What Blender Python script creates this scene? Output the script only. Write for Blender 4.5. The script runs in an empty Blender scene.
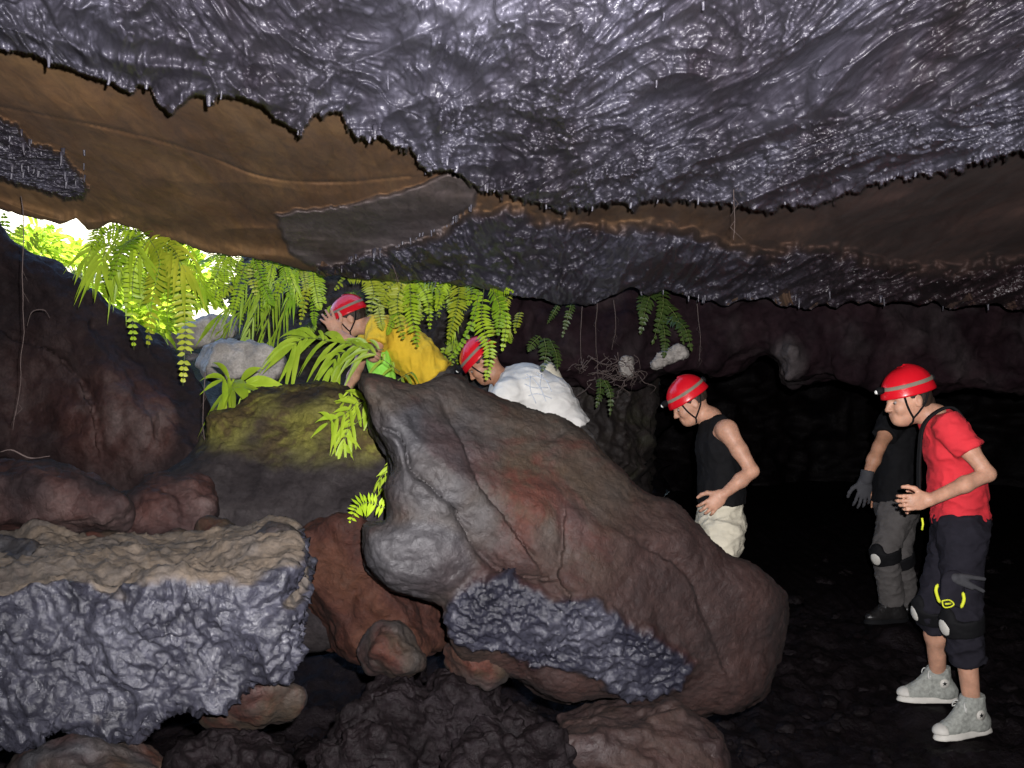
FLASH = 290.0; EXPO = 2.2
import bpy, math, random, time
import numpy as np
T0 = time.time()
F = 983.0; CX, CY, CZ = 512.0, 384.0, 1.55
scn = bpy.context.scene
col = scn.collection
rng = np.random.RandomState(7)
random.seed(7)

def at(px, py, Y):
    return np.array([(px-CX)/F*Y, Y, CZ-(py-CY)/F*Y])

# ---------------------------------------------------------------- noise
_perm = rng.permutation(256); _perm = np.concatenate([_perm, _perm]).astype(np.int64)
_g = rng.normal(size=(256, 3)); _g /= np.linalg.norm(_g, axis=1)[:, None]; _g = _g.astype(np.float32)

def perlin(P, f=1.0, off=0.0):
    """P (...,3) -> gradient noise about -0.7..0.7"""
    Q = np.asarray(P, dtype=np.float32)*np.float32(f)+np.float32(off)
    I = np.floor(Q); R = Q-I; I = I.astype(np.int64) & 255
    U = R*R*R*(R*(R*6-15)+10)
    out = 0
    for a in (0, 1):
        wa = U[..., 0] if a else 1-U[..., 0]
        pa = _perm[(I[..., 0]+a) & 255]
        for b in (0, 1):
            wb = U[..., 1] if b else 1-U[..., 1]
            pb = _perm[(pa+I[..., 1]+b) & 255]
            for c in (0, 1):
                wc = U[..., 2] if c else 1-U[..., 2]
                h = _perm[(pb+I[..., 2]+c) & 255]
                G = _g[h]
                d = G[..., 0]*(R[..., 0]-a)+G[..., 1]*(R[..., 1]-b)+G[..., 2]*(R[..., 2]-c)
                out = out+wa*wb*wc*d
    return out*1.5

def fbm(P, f=1.0, o=4, off=0.0, gain=0.5):
    s = 0; a = 1.0
    for k in range(o):
        s = s+a*perlin(P, f, off+17.3*k); f *= 2.03; a *= gain
    return s

def ridged(P, f=1.0, o=3, off=0.0, gain=0.55):
    s = 0; a = 1.0
    for k in range(o):
        n = 1-np.abs(perlin(P, f, off+9.7*k))*2.2
        s = s+a*n*n*np.sign(n); f *= 2.1; a *= gain
    return s

def crinkle(P, f=1.0, off=0.0, warp=0.5):
    """wrinkled skin of cooled lava, domain-warped ridges"""
    P = np.asarray(P, dtype=np.float32)
    w = np.stack([perlin(P, f*0.6, off+3), perlin(P, f*0.6, off+31), perlin(P, f*0.6, off+57)], -1)
    Q = P+w*np.float32(warp/f)
    return ridged(Q, f, 2, off)*0.6+ridged(Q, f*2.3, 2, off+5)*0.32+fbm(Q, f*5, 2, off)*0.25

def sstep(a, b, x):
    t = np.clip((x-a)/(b-a), 0, 1)
    return t*t*(3-2*t)

# ---------------------------------------------------------------- mesh
def mesh_obj(name, V, Fc, mat=None, parent=None, smooth=True, attrs=None, mats=None, midx=None, origin=None):
    """V (n,3), Fc (m,k) array or list of arrays with equal k each"""
    V = np.asarray(V, dtype=np.float32)
    if origin is not None:
        V = V-np.asarray(origin, dtype=np.float32)
    groups = Fc if isinstance(Fc, list) else [Fc]
    groups = [np.asarray(g, dtype=np.int32) for g in groups if len(g)]
    me = bpy.data.meshes.new(name)
    me.vertices.add(len(V)); me.vertices.foreach_set('co', V.ravel())
    idx = np.concatenate([g.ravel() for g in groups])
    cnt = np.concatenate([np.full(len(g), g.shape[1], dtype=np.int32) for g in groups])
    st = np.concatenate([[0], np.cumsum(cnt)[:-1]]).astype(np.int32)
    me.loops.add(len(idx)); me.loops.foreach_set('vertex_index', idx.astype(np.int32))
    me.polygons.add(len(cnt)); me.polygons.foreach_set('loop_start', st)
    me.polygons.foreach_set('loop_total', cnt)
    if mats:
        for m in mats: me.materials.append(m)
        if midx is not None: me.polygons.foreach_set('material_index', np.asarray(midx, dtype=np.int32))
    elif mat: me.materials.append(mat)
    me.update(calc_edges=True)
    me.validate()
    me.polygons.foreach_set('use_smooth', np.full(len(me.polygons), smooth, dtype=bool))
    if attrs:
        for k, a in attrs.items():
            at_ = me.attributes.new(k, 'FLOAT', 'POINT'); at_.data.foreach_set('value', np.asarray(a, dtype=np.float32))
    o = bpy.data.objects.new(name, me); col.objects.link(o)
    if parent is not None: o.parent = parent
    if origin is not None: o.location = origin
    return o

def tag(o, label=None, cat=None, group=None, kind=None):
    if label: o['label'] = label
    if cat: o['category'] = cat
    if group: o['group'] = group
    if kind: o['kind'] = kind
    return o

def empty(name, loc):
    o = bpy.data.objects.new(name, None); o.empty_display_size = 0.1
    o.location = loc; col.objects.link(o); return o

def grid_faces(nr, nc, flip=False):
    i = np.arange(nr-1)[:, None]*nc+np.arange(nc-1)[None, :]
    f = np.stack([i, i+1, i+nc+1, i+nc], -1).reshape(-1, 4)
    return f[:, ::-1] if flip else f

def normals(V, Fq):
    n = np.zeros_like(V)
    fn = np.cross(V[Fq[:, 2]]-V[Fq[:, 0]], V[Fq[:, 3]]-V[Fq[:, 1]])
    for k in range(4):
        for c in range(3):
            n[:, c] += np.bincount(Fq[:, k], weights=fn[:, c], minlength=len(V))
    return n/(np.linalg.norm(n, axis=1)[:, None]+1e-12)

def surface_nets(A, org, h):
    """A[x,y,z] signed field (<0 inside) -> verts, quads"""
    ins = A < 0
    nx, ny, nz = A.shape
    s = ins[:-1, :-1, :-1].astype(np.int8)
    cnt = np.zeros((nx-1, ny-1, nz-1), np.int8)
    for a in (0, 1):
        for b in (0, 1):
            for c in (0, 1):
                cnt += ins[a:nx-1+a, b:ny-1+b, c:nz-1+c]
    cells = np.argwhere((cnt > 0) & (cnt < 8))
    vid = np.full(cnt.shape, -1, np.int32); vid[tuple(cells.T)] = np.arange(len(cells))
    acc = np.zeros((len(cells), 3)); num = np.zeros(len(cells))
    corners = [(a, b, c) for a in (0, 1) for b in (0, 1) for c in (0, 1)]
    val = {k: A[cells[:, 0]+k[0], cells[:, 1]+k[1], cells[:, 2]+k[2]] for k in corners}
    for p in corners:
        for ax in range(3):
            if p[ax] == 0:
                q = list(p); q[ax] = 1; q = tuple(q)
                v0, v1 = val[p], val[q]
                m = (v0 < 0) != (v1 < 0)
                t = np.where(m, v0/np.where(m, v0-v1, 1), 0)
                pt = np.tile(np.array(p, float), (len(cells), 1)); pt[:, ax] += t
                acc += pt*m[:, None]; num += m
    V = (cells+acc/num[:, None])*h+np.asarray(org)
    quads = []
    for ax in range(3):
        sl0 = [slice(None)]*3; sl1 = [slice(None)]*3
        sl0[ax] = slice(0, -1); sl1[ax] = slice(1, None)
        m = ins[tuple(sl0)] != ins[tuple(sl1)]
        E = np.argwhere(m)
        b, c = (ax+1) % 3, (ax+2) % 3
        ok = (E[:, b] > 0) & (E[:, c] > 0) & (E[:, b] < A.shape[b]-1) & (E[:, c] < A.shape[c]-1)
        E = E[ok]
        def cell(db, dc):
            q = E.copy(); q[:, b] -= db; q[:, c] -= dc
            return vid[tuple(q.T)]
        Q = np.stack([cell(1, 1), cell(0, 1), cell(0, 0), cell(1, 0)], -1)
        flip = ~ins[tuple(E.T)]
        Q[flip] = Q[flip][:, ::-1]
        quads.append(Q)
    return V, np.concatenate(quads)

def smooth_mesh(V, Q, it=2, lam=0.5):
    E = np.concatenate([Q[:, [0, 1]], Q[:, [1, 2]], Q[:, [2, 3]], Q[:, [3, 0]]])
    deg = np.bincount(E[:, 0], minlength=len(V))+np.bincount(E[:, 1], minlength=len(V))
    for _ in range(it):
        S = np.stack([np.bincount(E[:, 0], weights=V[E[:, 1], c], minlength=len(V))+np.bincount(E[:, 1], weights=V[E[:, 0], c], minlength=len(V)) for c in range(3)], -1)
        V = V+lam*(S/deg[:, None]-V)
    return V

def poly_sd(P, poly):
    """signed distance to polygon, P (...,2); negative inside"""
    poly = np.asarray(poly, float); x, y = P[..., 0], P[..., 1]
    d = np.full(x.shape, 1e9); inside = np.zeros(x.shape, bool)
    n = len(poly)
    for i in range(n):
        a, b = poly[i], poly[(i+1) % n]
        e = b-a; L = (e*e).sum()+1e-12
        t = np.clip(((x-a[0])*e[0]+(y-a[1])*e[1])/L, 0, 1)
        d = np.minimum(d, (x-a[0]-t*e[0])**2+(y-a[1]-t*e[1])**2)
        c = ((a[1] > y) != (b[1] > y)) & (x < e[0]*(y-a[1])/(e[1]+1e-12)+a[0])
        inside ^= c
    d = np.sqrt(d)
    return np.where(inside, -d, d)

def line_sd(U, V, pl):
    """distance to open polyline and side sign, in the units given"""
    pl = np.asarray(pl, float); best = np.full(U.shape, 1e18); side = np.zeros(U.shape)
    for a, b in zip(pl[:-1], pl[1:]):
        e = b-a; L = (e*e).sum()+1e-12
        t = np.clip(((U-a[0])*e[0]+(V-a[1])*e[1])/L, 0, 1)
        d = (U-a[0]-t*e[0])**2+(V-a[1]-t*e[1])**2
        s = np.sign(e[0]*(V-a[1])-e[1]*(U-a[0]))
        m = d < best
        side = np.where(m, s, side); best = np.where(m, d, best)
    return np.sqrt(best), side

def catmull(pts, n):
    P = np.asarray(pts, float); P = np.vstack([2*P[0]-P[1], P, 2*P[-1]-P[-2]])
    m = len(P)-3; out = []
    for t in np.linspace(0, m-1e-6, n):
        i = int(t); f = t-i; a, b, c, d = P[i:i+4]
        out.append(0.5*((2*b)+(-a+c)*f+(2*a-5*b+4*c-d)*f*f+(-a+3*b-3*c+d)*f**3))
    return np.array(out)

def tube(pts, rad, k=6):
    """tapered tube mesh, returns V,F(list of quad/tri arrays)"""
    P = np.asarray(pts, float); n = len(P); rad = np.broadcast_to(np.asarray(rad, float), (n,))
    T = np.gradient(P, axis=0); T /= np.linalg.norm(T, axis=1)[:, None]+1e-12
    ref = np.array([0.13, 0.94, 0.31])
    V = []
    for i in range(n):
        a = np.cross(T[i], ref); a /= np.linalg.norm(a)+1e-12; b = np.cross(T[i], a)
        th = np.arange(k)*2*math.pi/k
        V.append(P[i]+rad[i]*(np.cos(th)[:, None]*a+np.sin(th)[:, None]*b))
    V = np.concatenate(V)
    f = []
    for i in range(n-1):
        for j in range(k):
            j2 = (j+1) % k
            f.append([i*k+j, i*k+j2, (i+1)*k+j2, (i+1)*k+j])
    V = np.vstack([V, P[0], P[-1]])
    t = [[n*k, (j+1) % k, j] for j in range(k)]+[[n*k+1, (n-1)*k+j, (n-1)*k+(j+1) % k] for j in range(k)]
    return V, [np.array(f), np.array(t)]

class MB:
    """collects pieces into one mesh"""
    def __init__(s): s.V = []; s.q = []; s.t = []; s.n = 0
    def add(s, V, Fc):
        for g in (Fc if isinstance(Fc, list) else [Fc]):
            g = np.asarray(g)
            if len(g) == 0: continue
            (s.q if g.shape[1] == 4 else s.t).append(g+s.n)
        s.V.append(np.asarray(V, float)); s.n += len(V)
    def build(s, name, mat, parent=None, smooth=True, origin=None):
        Fc = []
        if s.q: Fc.append(np.concatenate(s.q))
        if s.t: Fc.append(np.concatenate(s.t))
        return mesh_obj(name, np.concatenate(s.V), Fc, mat, parent, smooth, origin=origin)

# ---------------------------------------------------------------- materials
def nodes(name):
    m = bpy.data.materials.new(name); m.use_nodes = True
    nt = m.node_tree; b = nt.nodes['Principled BSDF']
    return m, nt, b

def N(nt, typ, **kw):
    n = nt.nodes.new(typ)
    for k, v in kw.items():
        if k.startswith('i_'): n.inputs[k[2:]].default_value = v
        else: setattr(n, k, v)
    return n

def ramp(nt, fac, stops):
    r = nt.nodes.new('ShaderNodeValToRGB'); e = r.color_ramp.elements
    while len(e) < len(stops): e.new(0.5)
    for i, (p, c) in enumerate(stops):
        e[i].position = p; e[i].color = (*c, 1)
    nt.links.new(fac, r.inputs['Fac']); return r

def rock_mat(name, A, B=None, rA=0.5, rB=0.7, scale=6.0, bumpA=0.5, bumpB=0.3, bscale=60.0, spec=0.5, stretch=(1, 1, 1), bdist=0.006, gA=1.0, gB=1.0, pale=None, dark=None, pale_rough=None):
    """A: list of (pos,colour) for zone 1, B: same for zone 0; mixed by the mesh attribute 'zone'"""
    A = [(p_, tuple(x*gA for x in c_)) for p_, c_ in A]
    if B: B = [(p_, tuple(x*gB for x in c_)) for p_, c_ in B]
    m, nt, b = nodes(name); L = nt.links.new
    tc = N(nt, 'ShaderNodeTexCoord'); mp = N(nt, 'ShaderNodeMapping'); mp.inputs['Scale'].default_value = stretch
    L(tc.outputs['Object'], mp.inputs['Vector'])
    n1 = N(nt, 'ShaderNodeTexNoise', i_Scale=scale, i_Detail=8.0, i_Roughness=0.62, i_Distortion=0.6)
    n2 = N(nt, 'ShaderNodeTexNoise', i_Scale=bscale, i_Detail=7.0, i_Roughness=0.65, i_Distortion=0.9)
    n3 = N(nt, 'ShaderNodeTexNoise', i_Scale=bscale*0.32, i_Detail=4.0, i_Roughness=0.6, i_Distortion=1.2)
    for n in (n1, n2, n3): L(mp.outputs[0], n.inputs['Vector'])
    ca = ramp(nt, n1.outputs['Fac'], A)
    rg = N(nt, 'ShaderNodeMapRange'); L(n3.outputs['Fac'], rg.inputs['Value'])
    rg.inputs['From Min'].default_value = 0.3; rg.inputs['From Max'].default_value = 0.7
    ad = N(nt, 'ShaderNodeMath', operation='ADD'); L(n2.outputs['Fac'], ad.inputs[0]); L(n3.outputs['Fac'], ad.inputs[1])
    bp = N(nt, 'ShaderNodeBump'); bp.inputs['Distance'].default_value = bdist
    L(ad.outputs[0], bp.inputs['Height'])
    if B:
        atn = N(nt, 'ShaderNodeAttribute', attribute_name='zone')
        cb = ramp(nt, n1.outputs['Fac'], B)
        mx = N(nt, 'ShaderNodeMix', data_type='RGBA'); L(atn.outputs['Fac'], mx.inputs[0])
        L(cb.outputs[0], mx.inputs[6]); L(ca.outputs[0], mx.inputs[7])
        cout = mx.outputs[2]
        mr = N(nt, 'ShaderNodeMapRange'); L(atn.outputs['Fac'], mr.inputs['Value'])
        mr.inputs['To Min'].default_value = rB; mr.inputs['To Max'].default_value = rA
        mb = N(nt, 'ShaderNodeMapRange'); L(atn.outputs['Fac'], mb.inputs['Value'])
        mb.inputs['To Min'].default_value = bumpB; mb.inputs['To Max'].default_value = bumpA
        L(mb.outputs[0], bp.inputs['Strength']); rsrc = mr.outputs[0]
    else:
        cout = ca.outputs[0]; bp.inputs['Strength'].default_value = bumpA
        v = N(nt, 'ShaderNodeValue'); v.outputs[0].default_value = rA; rsrc = v.outputs[0]
    if pale:
        ap = ap_ = N(nt, 'ShaderNodeAttribute', attribute_name='pale'); cp = ramp(nt, n1.outputs['Fac'], pale)
        mp2 = N(nt, 'ShaderNodeMix', data_type='RGBA'); L(ap.outputs['Fac'], mp2.inputs[0]); L(cout, mp2.inputs[6]); L(cp.outputs[0], mp2.inputs[7]); cout = mp2.outputs[2]
    if dark:
        ap = N(nt, 'ShaderNodeAttribute', attribute_name='painted_dark'); cp = ramp(nt, n1.outputs['Fac'], dark)  # mask blends in darker colours, mostly shade painted onto the rock
        mp3 = N(nt, 'ShaderNodeMix', data_type='RGBA'); L(ap.outputs['Fac'], mp3.inputs[0]); L(cout, mp3.inputs[6]); L(cp.outputs[0], mp3.inputs[7]); cout = mp3.outputs[2]
    # roughness varies with noise: damp and dry spots
    mm = N(nt, 'ShaderNodeMath', operation='MULTIPLY_ADD'); L(rg.outputs[0], mm.inputs[0]); mm.inputs[1].default_value = 0.28; L(rsrc, mm.inputs[2])
    sb = N(nt, 'ShaderNodeMath', operation='SUBTRACT'); L(mm.outputs[0], sb.inputs[0]); sb.inputs[1].default_value = 0.14
    sb.use_clamp = True
    if pale_rough is not None:
        mxr = N(nt, 'ShaderNodeMix', data_type='FLOAT'); L(ap_.outputs['Fac'], mxr.inputs[0]); L(sb.outputs[0], mxr.inputs[2]); mxr.inputs[3].default_value = pale_rough; sb = mxr
    # fine grain in the colour
    hv = N(nt, 'ShaderNodeHueSaturation'); L(cout, hv.inputs['Color'])
    vr = N(nt, 'ShaderNodeMapRange'); L(n2.outputs['Fac'], vr.inputs['Value'])
    vr.inputs['From Min'].default_value = 0.25; vr.inputs['From Max'].default_value = 0.75
    vr.inputs['To Min'].default_value = 0.6; vr.inputs['To Max'].default_value = 1.4
    L(vr.outputs[0], hv.inputs['Value'])
    L(hv.outputs[0], b.inputs['Base Color']); L(sb.outputs[0], b.inputs['Roughness']); L(bp.outputs[0], b.inputs['Normal'])
    b.inputs['Specular IOR Level'].default_value = spec
    return m

def plain(name, c, rough=0.6, bump=0.0, bscale=200.0, var=0.15, spec=0.5, metal=0.0, vscale=20.0, coat=0.0, sss=0.0, weave=False):
    m, nt, b = nodes(name); L = nt.links.new
    tc = N(nt, 'ShaderNodeTexCoord')
    n = N(nt, 'ShaderNodeTexNoise', i_Scale=vscale, i_Detail=5.0, i_Roughness=0.6)
    L(tc.outputs['Object'], n.inputs['Vector'])
    lo = tuple(x*(1-var) for x in c); hi = tuple(min(1, x*(1+var)) for x in c)
    r = ramp(nt, n.outputs['Fac'], [(0.3, lo), (0.7, hi)]); L(r.outputs[0], b.inputs['Base Color'])
    b.inputs['Roughness'].default_value = rough; b.inputs['Specular IOR Level'].default_value = spec
    b.inputs['Metallic'].default_value = metal; b.inputs['Coat Weight'].default_value = coat
    if sss: b.inputs['Subsurface Weight'].default_value = sss; b.inputs['Subsurface Radius'].default_value = (0.012, 0.004, 0.002); b.inputs['Subsurface Scale'].default_value = 1.0
    if bump:
        n2 = N(nt, 'ShaderNodeTexNoise', i_Scale=bscale, i_Detail=4.0)
        L(tc.outputs['Object'], n2.inputs['Vector'])
        bp = N(nt, 'ShaderNodeBump', i_Strength=bump); bp.inputs['Distance'].default_value = 0.004
        L(n2.outputs['Fac'], bp.inputs['Height']); L(bp.outputs[0], b.inputs['Normal'])
    return m

def leaf_mat(name, c, c2, trans=0.35):
    m, nt, b = nodes(name); L = nt.links.new
    tc = N(nt, 'ShaderNodeTexCoord')
    n = N(nt, 'ShaderNodeTexNoise', i_Scale=9.0, i_Detail=4.0); L(tc.outputs['Object'], n.inputs['Vector'])
    r = ramp(nt, n.outputs['Fac'], [(0.3, c), (0.72, c2)])
    L(r.outputs[0], b.inputs['Base Color']); b.inputs['Roughness'].default_value = 0.42; b.inputs['Specular IOR Level'].default_value = 0.35
    tr = N(nt, 'ShaderNodeBsdfTranslucent'); L(r.outputs[0], tr.inputs['Color'])
    mx = N(nt, 'ShaderNodeMixShader'); mx.inputs[0].default_value = trans
    L(b.outputs[0], mx.inputs[1]); L(tr.outputs[0], mx.inputs[2])
    L(mx.outputs[0], nt.nodes['Material Output'].inputs['Surface'])
    return m
# ================================================================ materials of the cave
GREY = [(0.28, (0.030, 0.018, 0.022)), (0.42, (0.065, 0.058, 0.078)), (0.58, (0.10, 0.096, 0.130)), (0.78, (0.20, 0.195, 0.25))]
BROWN = [(0.25, (0.055, 0.022, 0.007)), (0.45, (0.092, 0.044, 0.015)), (0.6, (0.125, 0.066, 0.022)), (0.8, (0.15, 0.090, 0.042))]
m_ceil = rock_mat('ceiling_lava', GREY, BROWN, rA=0.45, rB=0.9, scale=3.0, bumpA=0.55, bumpB=0.25, bscale=30, spec=0.5,
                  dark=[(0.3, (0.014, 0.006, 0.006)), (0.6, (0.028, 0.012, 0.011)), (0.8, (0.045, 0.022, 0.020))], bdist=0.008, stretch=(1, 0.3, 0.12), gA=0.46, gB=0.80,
                  pale=[(0.3, (0.062, 0.046, 0.040)), (0.6, (0.092, 0.076, 0.078)), (0.8, (0.115, 0.10, 0.105))])
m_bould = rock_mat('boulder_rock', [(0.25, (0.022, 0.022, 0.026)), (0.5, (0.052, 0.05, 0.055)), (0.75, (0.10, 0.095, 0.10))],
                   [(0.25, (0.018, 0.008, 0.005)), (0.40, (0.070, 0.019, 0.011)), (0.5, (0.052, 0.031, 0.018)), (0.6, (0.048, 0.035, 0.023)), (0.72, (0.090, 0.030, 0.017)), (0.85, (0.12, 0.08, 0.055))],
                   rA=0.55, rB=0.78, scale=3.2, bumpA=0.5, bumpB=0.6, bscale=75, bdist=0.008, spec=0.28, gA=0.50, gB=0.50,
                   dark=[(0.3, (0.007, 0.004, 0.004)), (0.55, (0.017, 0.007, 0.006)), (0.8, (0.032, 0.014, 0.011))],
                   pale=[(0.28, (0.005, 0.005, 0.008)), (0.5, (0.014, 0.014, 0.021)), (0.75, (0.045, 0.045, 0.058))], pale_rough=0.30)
m_crust = rock_mat('grey_lava_crust', [(0.25, (0.03, 0.03, 0.043)), (0.5, (0.085, 0.085, 0.118)), (0.7, (0.17, 0.172, 0.22)), (0.85, (0.30, 0.30, 0.35))],
                   [(0.25, (0.07, 0.045, 0.036)), (0.42, (0.12, 0.10, 0.085)), (0.58, (0.16, 0.12, 0.085)), (0.75, (0.24, 0.20, 0.16))],
                   rA=0.36, rB=0.85, scale=7, bumpA=0.7, bumpB=0.6, bscale=60, bdist=0.007, gA=0.30, gB=0.5, spec=0.42)
m_red = rock_mat('red_rock', [(0.25, (0.012, 0.006, 0.005)), (0.45, (0.045, 0.014, 0.009)), (0.65, (0.07, 0.026, 0.014)), (0.85, (0.065, 0.045, 0.036))],
                 rA=0.8, scale=5, bumpA=0.7, bscale=45, bdist=0.01, gA=0.55, spec=0.2)
m_lwall = rock_mat('left_wall_rock', [(0.3, (0.035, 0.012, 0.010)), (0.5, (0.06, 0.028, 0.024)), (0.75, (0.12, 0.09, 0.085))],
                   [(0.25, (0.008, 0.005, 0.006)), (0.5, (0.020, 0.012, 0.013)), (0.75, (0.042, 0.026, 0.026))],
                   rA=0.65, rB=0.8, scale=3.5, bumpA=0.6, bumpB=0.6, bscale=60, bdist=0.01, spec=0.18, gA=0.7, gB=0.62)
m_dark = rock_mat('dark_cave_rock', [(0.25, (0.010, 0.006, 0.009)), (0.5, (0.026, 0.016, 0.02)), (0.75, (0.05, 0.032, 0.036))],
                  rA=0.6, scale=3, bumpA=0.6, bscale=25, bdist=0.015, gA=0.2, spec=0.15)
m_shaft = rock_mat('shaft_rock', [(0.3, (0.008, 0.005, 0.005)), (0.5, (0.02, 0.013, 0.011)), (0.68, (0.022, 0.02, 0.008)), (0.8, (0.05, 0.045, 0.02))],
                  rA=0.7, scale=3, bumpA=0.6, bscale=25, bdist=0.015, gA=0.7)
m_clink = rock_mat('floor_clinker', [(0.25, (0.012, 0.008, 0.011)), (0.5, (0.028, 0.018, 0.021)), (0.75, (0.06, 0.045, 0.055))],
                   rA=0.6, scale=5, bumpA=0.8, bscale=45, bdist=0.012, gA=0.2, spec=0.12)
m_moss = rock_mat('mossy_rock', [(0.3, (0.035, 0.024, 0.014)), (0.45, (0.075, 0.055, 0.02)), (0.55, (0.13, 0.12, 0.025)), (0.66, (0.18, 0.17, 0.035)), (0.8, (0.17, 0.13, 0.07))],
                  [(0.25, (0.02, 0.016, 0.018)), (0.5, (0.042, 0.034, 0.036)), (0.75, (0.065, 0.055, 0.055))],
                  spec=0.15, rA=0.9, rB=0.8, scale=8, bumpA=0.9, bumpB=0.4, bscale=70, bdist=0.008, gA=0.72, gB=0.36)
m_pale = rock_mat('pale_rock', [(0.25, (0.13, 0.12, 0.11)), (0.5, (0.24, 0.22, 0.20)), (0.75, (0.38, 0.35, 0.32))], rA=0.7, scale=9, bumpA=0.6, bscale=50)
m_out = rock_mat('sunlit_slope', [(0.3, (0.20, 0.18, 0.10)), (0.5, (0.36, 0.33, 0.24)), (0.7, (0.5, 0.47, 0.42))], rA=0.8, scale=2, bumpA=0.6, bscale=14)

m_ledge = rock_mat('back_ledge_rock', [(0.3, (0.05, 0.045, 0.045)), (0.6, (0.10, 0.09, 0.09))], [(0.25, (0.005, 0.003, 0.004)), (0.5, (0.012, 0.006, 0.008)), (0.75, (0.022, 0.012, 0.014))],
                   spec=0.08, rA=0.7, rB=0.85, scale=2.5, bumpA=0.5, bumpB=0.5, bscale=22, bdist=0.012)
# ================================================================ ceiling
EDGE_A = [(-600, -60), (-200, 30), (-60, 42), (0, 50), (30, 53), (50, 62), (72, 69), (88, 76), (110, 80), (127, 92), (133, 94), (138, 84), (151, 88), (156, 101), (170, 114),
          (182, 104), (192, 95), (205, 97), (212, 104), (217, 97), (240, 96), (262, 104), (274, 118), (298, 131), (308, 124), (314, 114), (340, 112), (346, 122),
          (357, 132), (368, 142), (374, 134), (383, 136), (395, 149), (402, 143), (412, 150), (428, 173), (440, 170), (455, 172), (472, 182), (482, 190), (505, 192),
          (520, 196), (545, 204), (560, 212), (575, 207), (590, 210), (605, 202), (636, 204), (655, 199), (690, 200), (715, 203), (735, 204), (752, 209), (790, 204),
          (815, 207), (838, 196), (862, 186), (900, 176), (940, 172), (1024, 150), (1300, 90), (2200, 60)]
LIP = [(-900, 160), (-200, 190), (0, 209), (8, 212), (25, 216), (42, 219), (60, 224), (75, 219), (88, 229), (100, 228), (112, 223), (130, 226), (150, 236), (180, 243),
       (205, 252), (240, 256), (275, 262), (320, 274), (350, 278), (400, 281), (440, 283), (480, 288), (520, 296), (560, 303), (590, 300), (620, 297), (650, 302), (680, 298), (720, 303),
       (760, 300), (800, 306), (850, 300), (900, 306), (960, 312), (1024, 318), (1300, 330), (2200, 360)]
BAND_TOP = [(-600, 500), (300, 500), (318, 262), (345, 256), (390, 246), (430, 238), (452, 224), (475, 214), (510, 212), (540, 222), (580, 226), (620, 230), (650, 224), (700, 238), (745, 250), (770, 256), (800, 246), (850, 256),
            (900, 268), (960, 272), (1024, 262), (1500, 250), (2200, 250)]
SLAB_C = [(276, 214), (300, 210), (345, 207), (385, 196), (425, 184), (448, 172), (468, 180), (478, 188), (474, 204), (460, 212), (446, 226), (428, 236), (400, 246), (366, 251), (345, 262), (328, 268), (312, 266), (290, 252), (282, 234)]
LEFT_D = [(-300, 60), (-40, 102), (0, 118), (16, 126), (30, 144), (48, 148), (64, 156), (78, 172), (88, 188), (84, 197), (70, 200), (40, 190), (0, 180), (-60, 170), (-300, 150)]

def interp(tab, u):
    t = np.array(tab, float); return np.interp(u, t[:, 0], t[:, 1])

def jag(u, off, a=6.0, f=0.09):
    P = np.stack([u*f, np.full_like(u, off), np.zeros_like(u)], -1)
    return a*perlin(P, 1.0)+a*0.5*perlin(P, 2.7, 4)

def tri_drips(u, off, per=9.0):
    """irregular downward teeth along an edge, 0..1"""
    P = np.stack([u/per, np.full_like(u, off), np.zeros_like(u)], -1)
    return np.clip(ridged(P, 0.8, 1, off), 0, 1)**2.2

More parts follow.
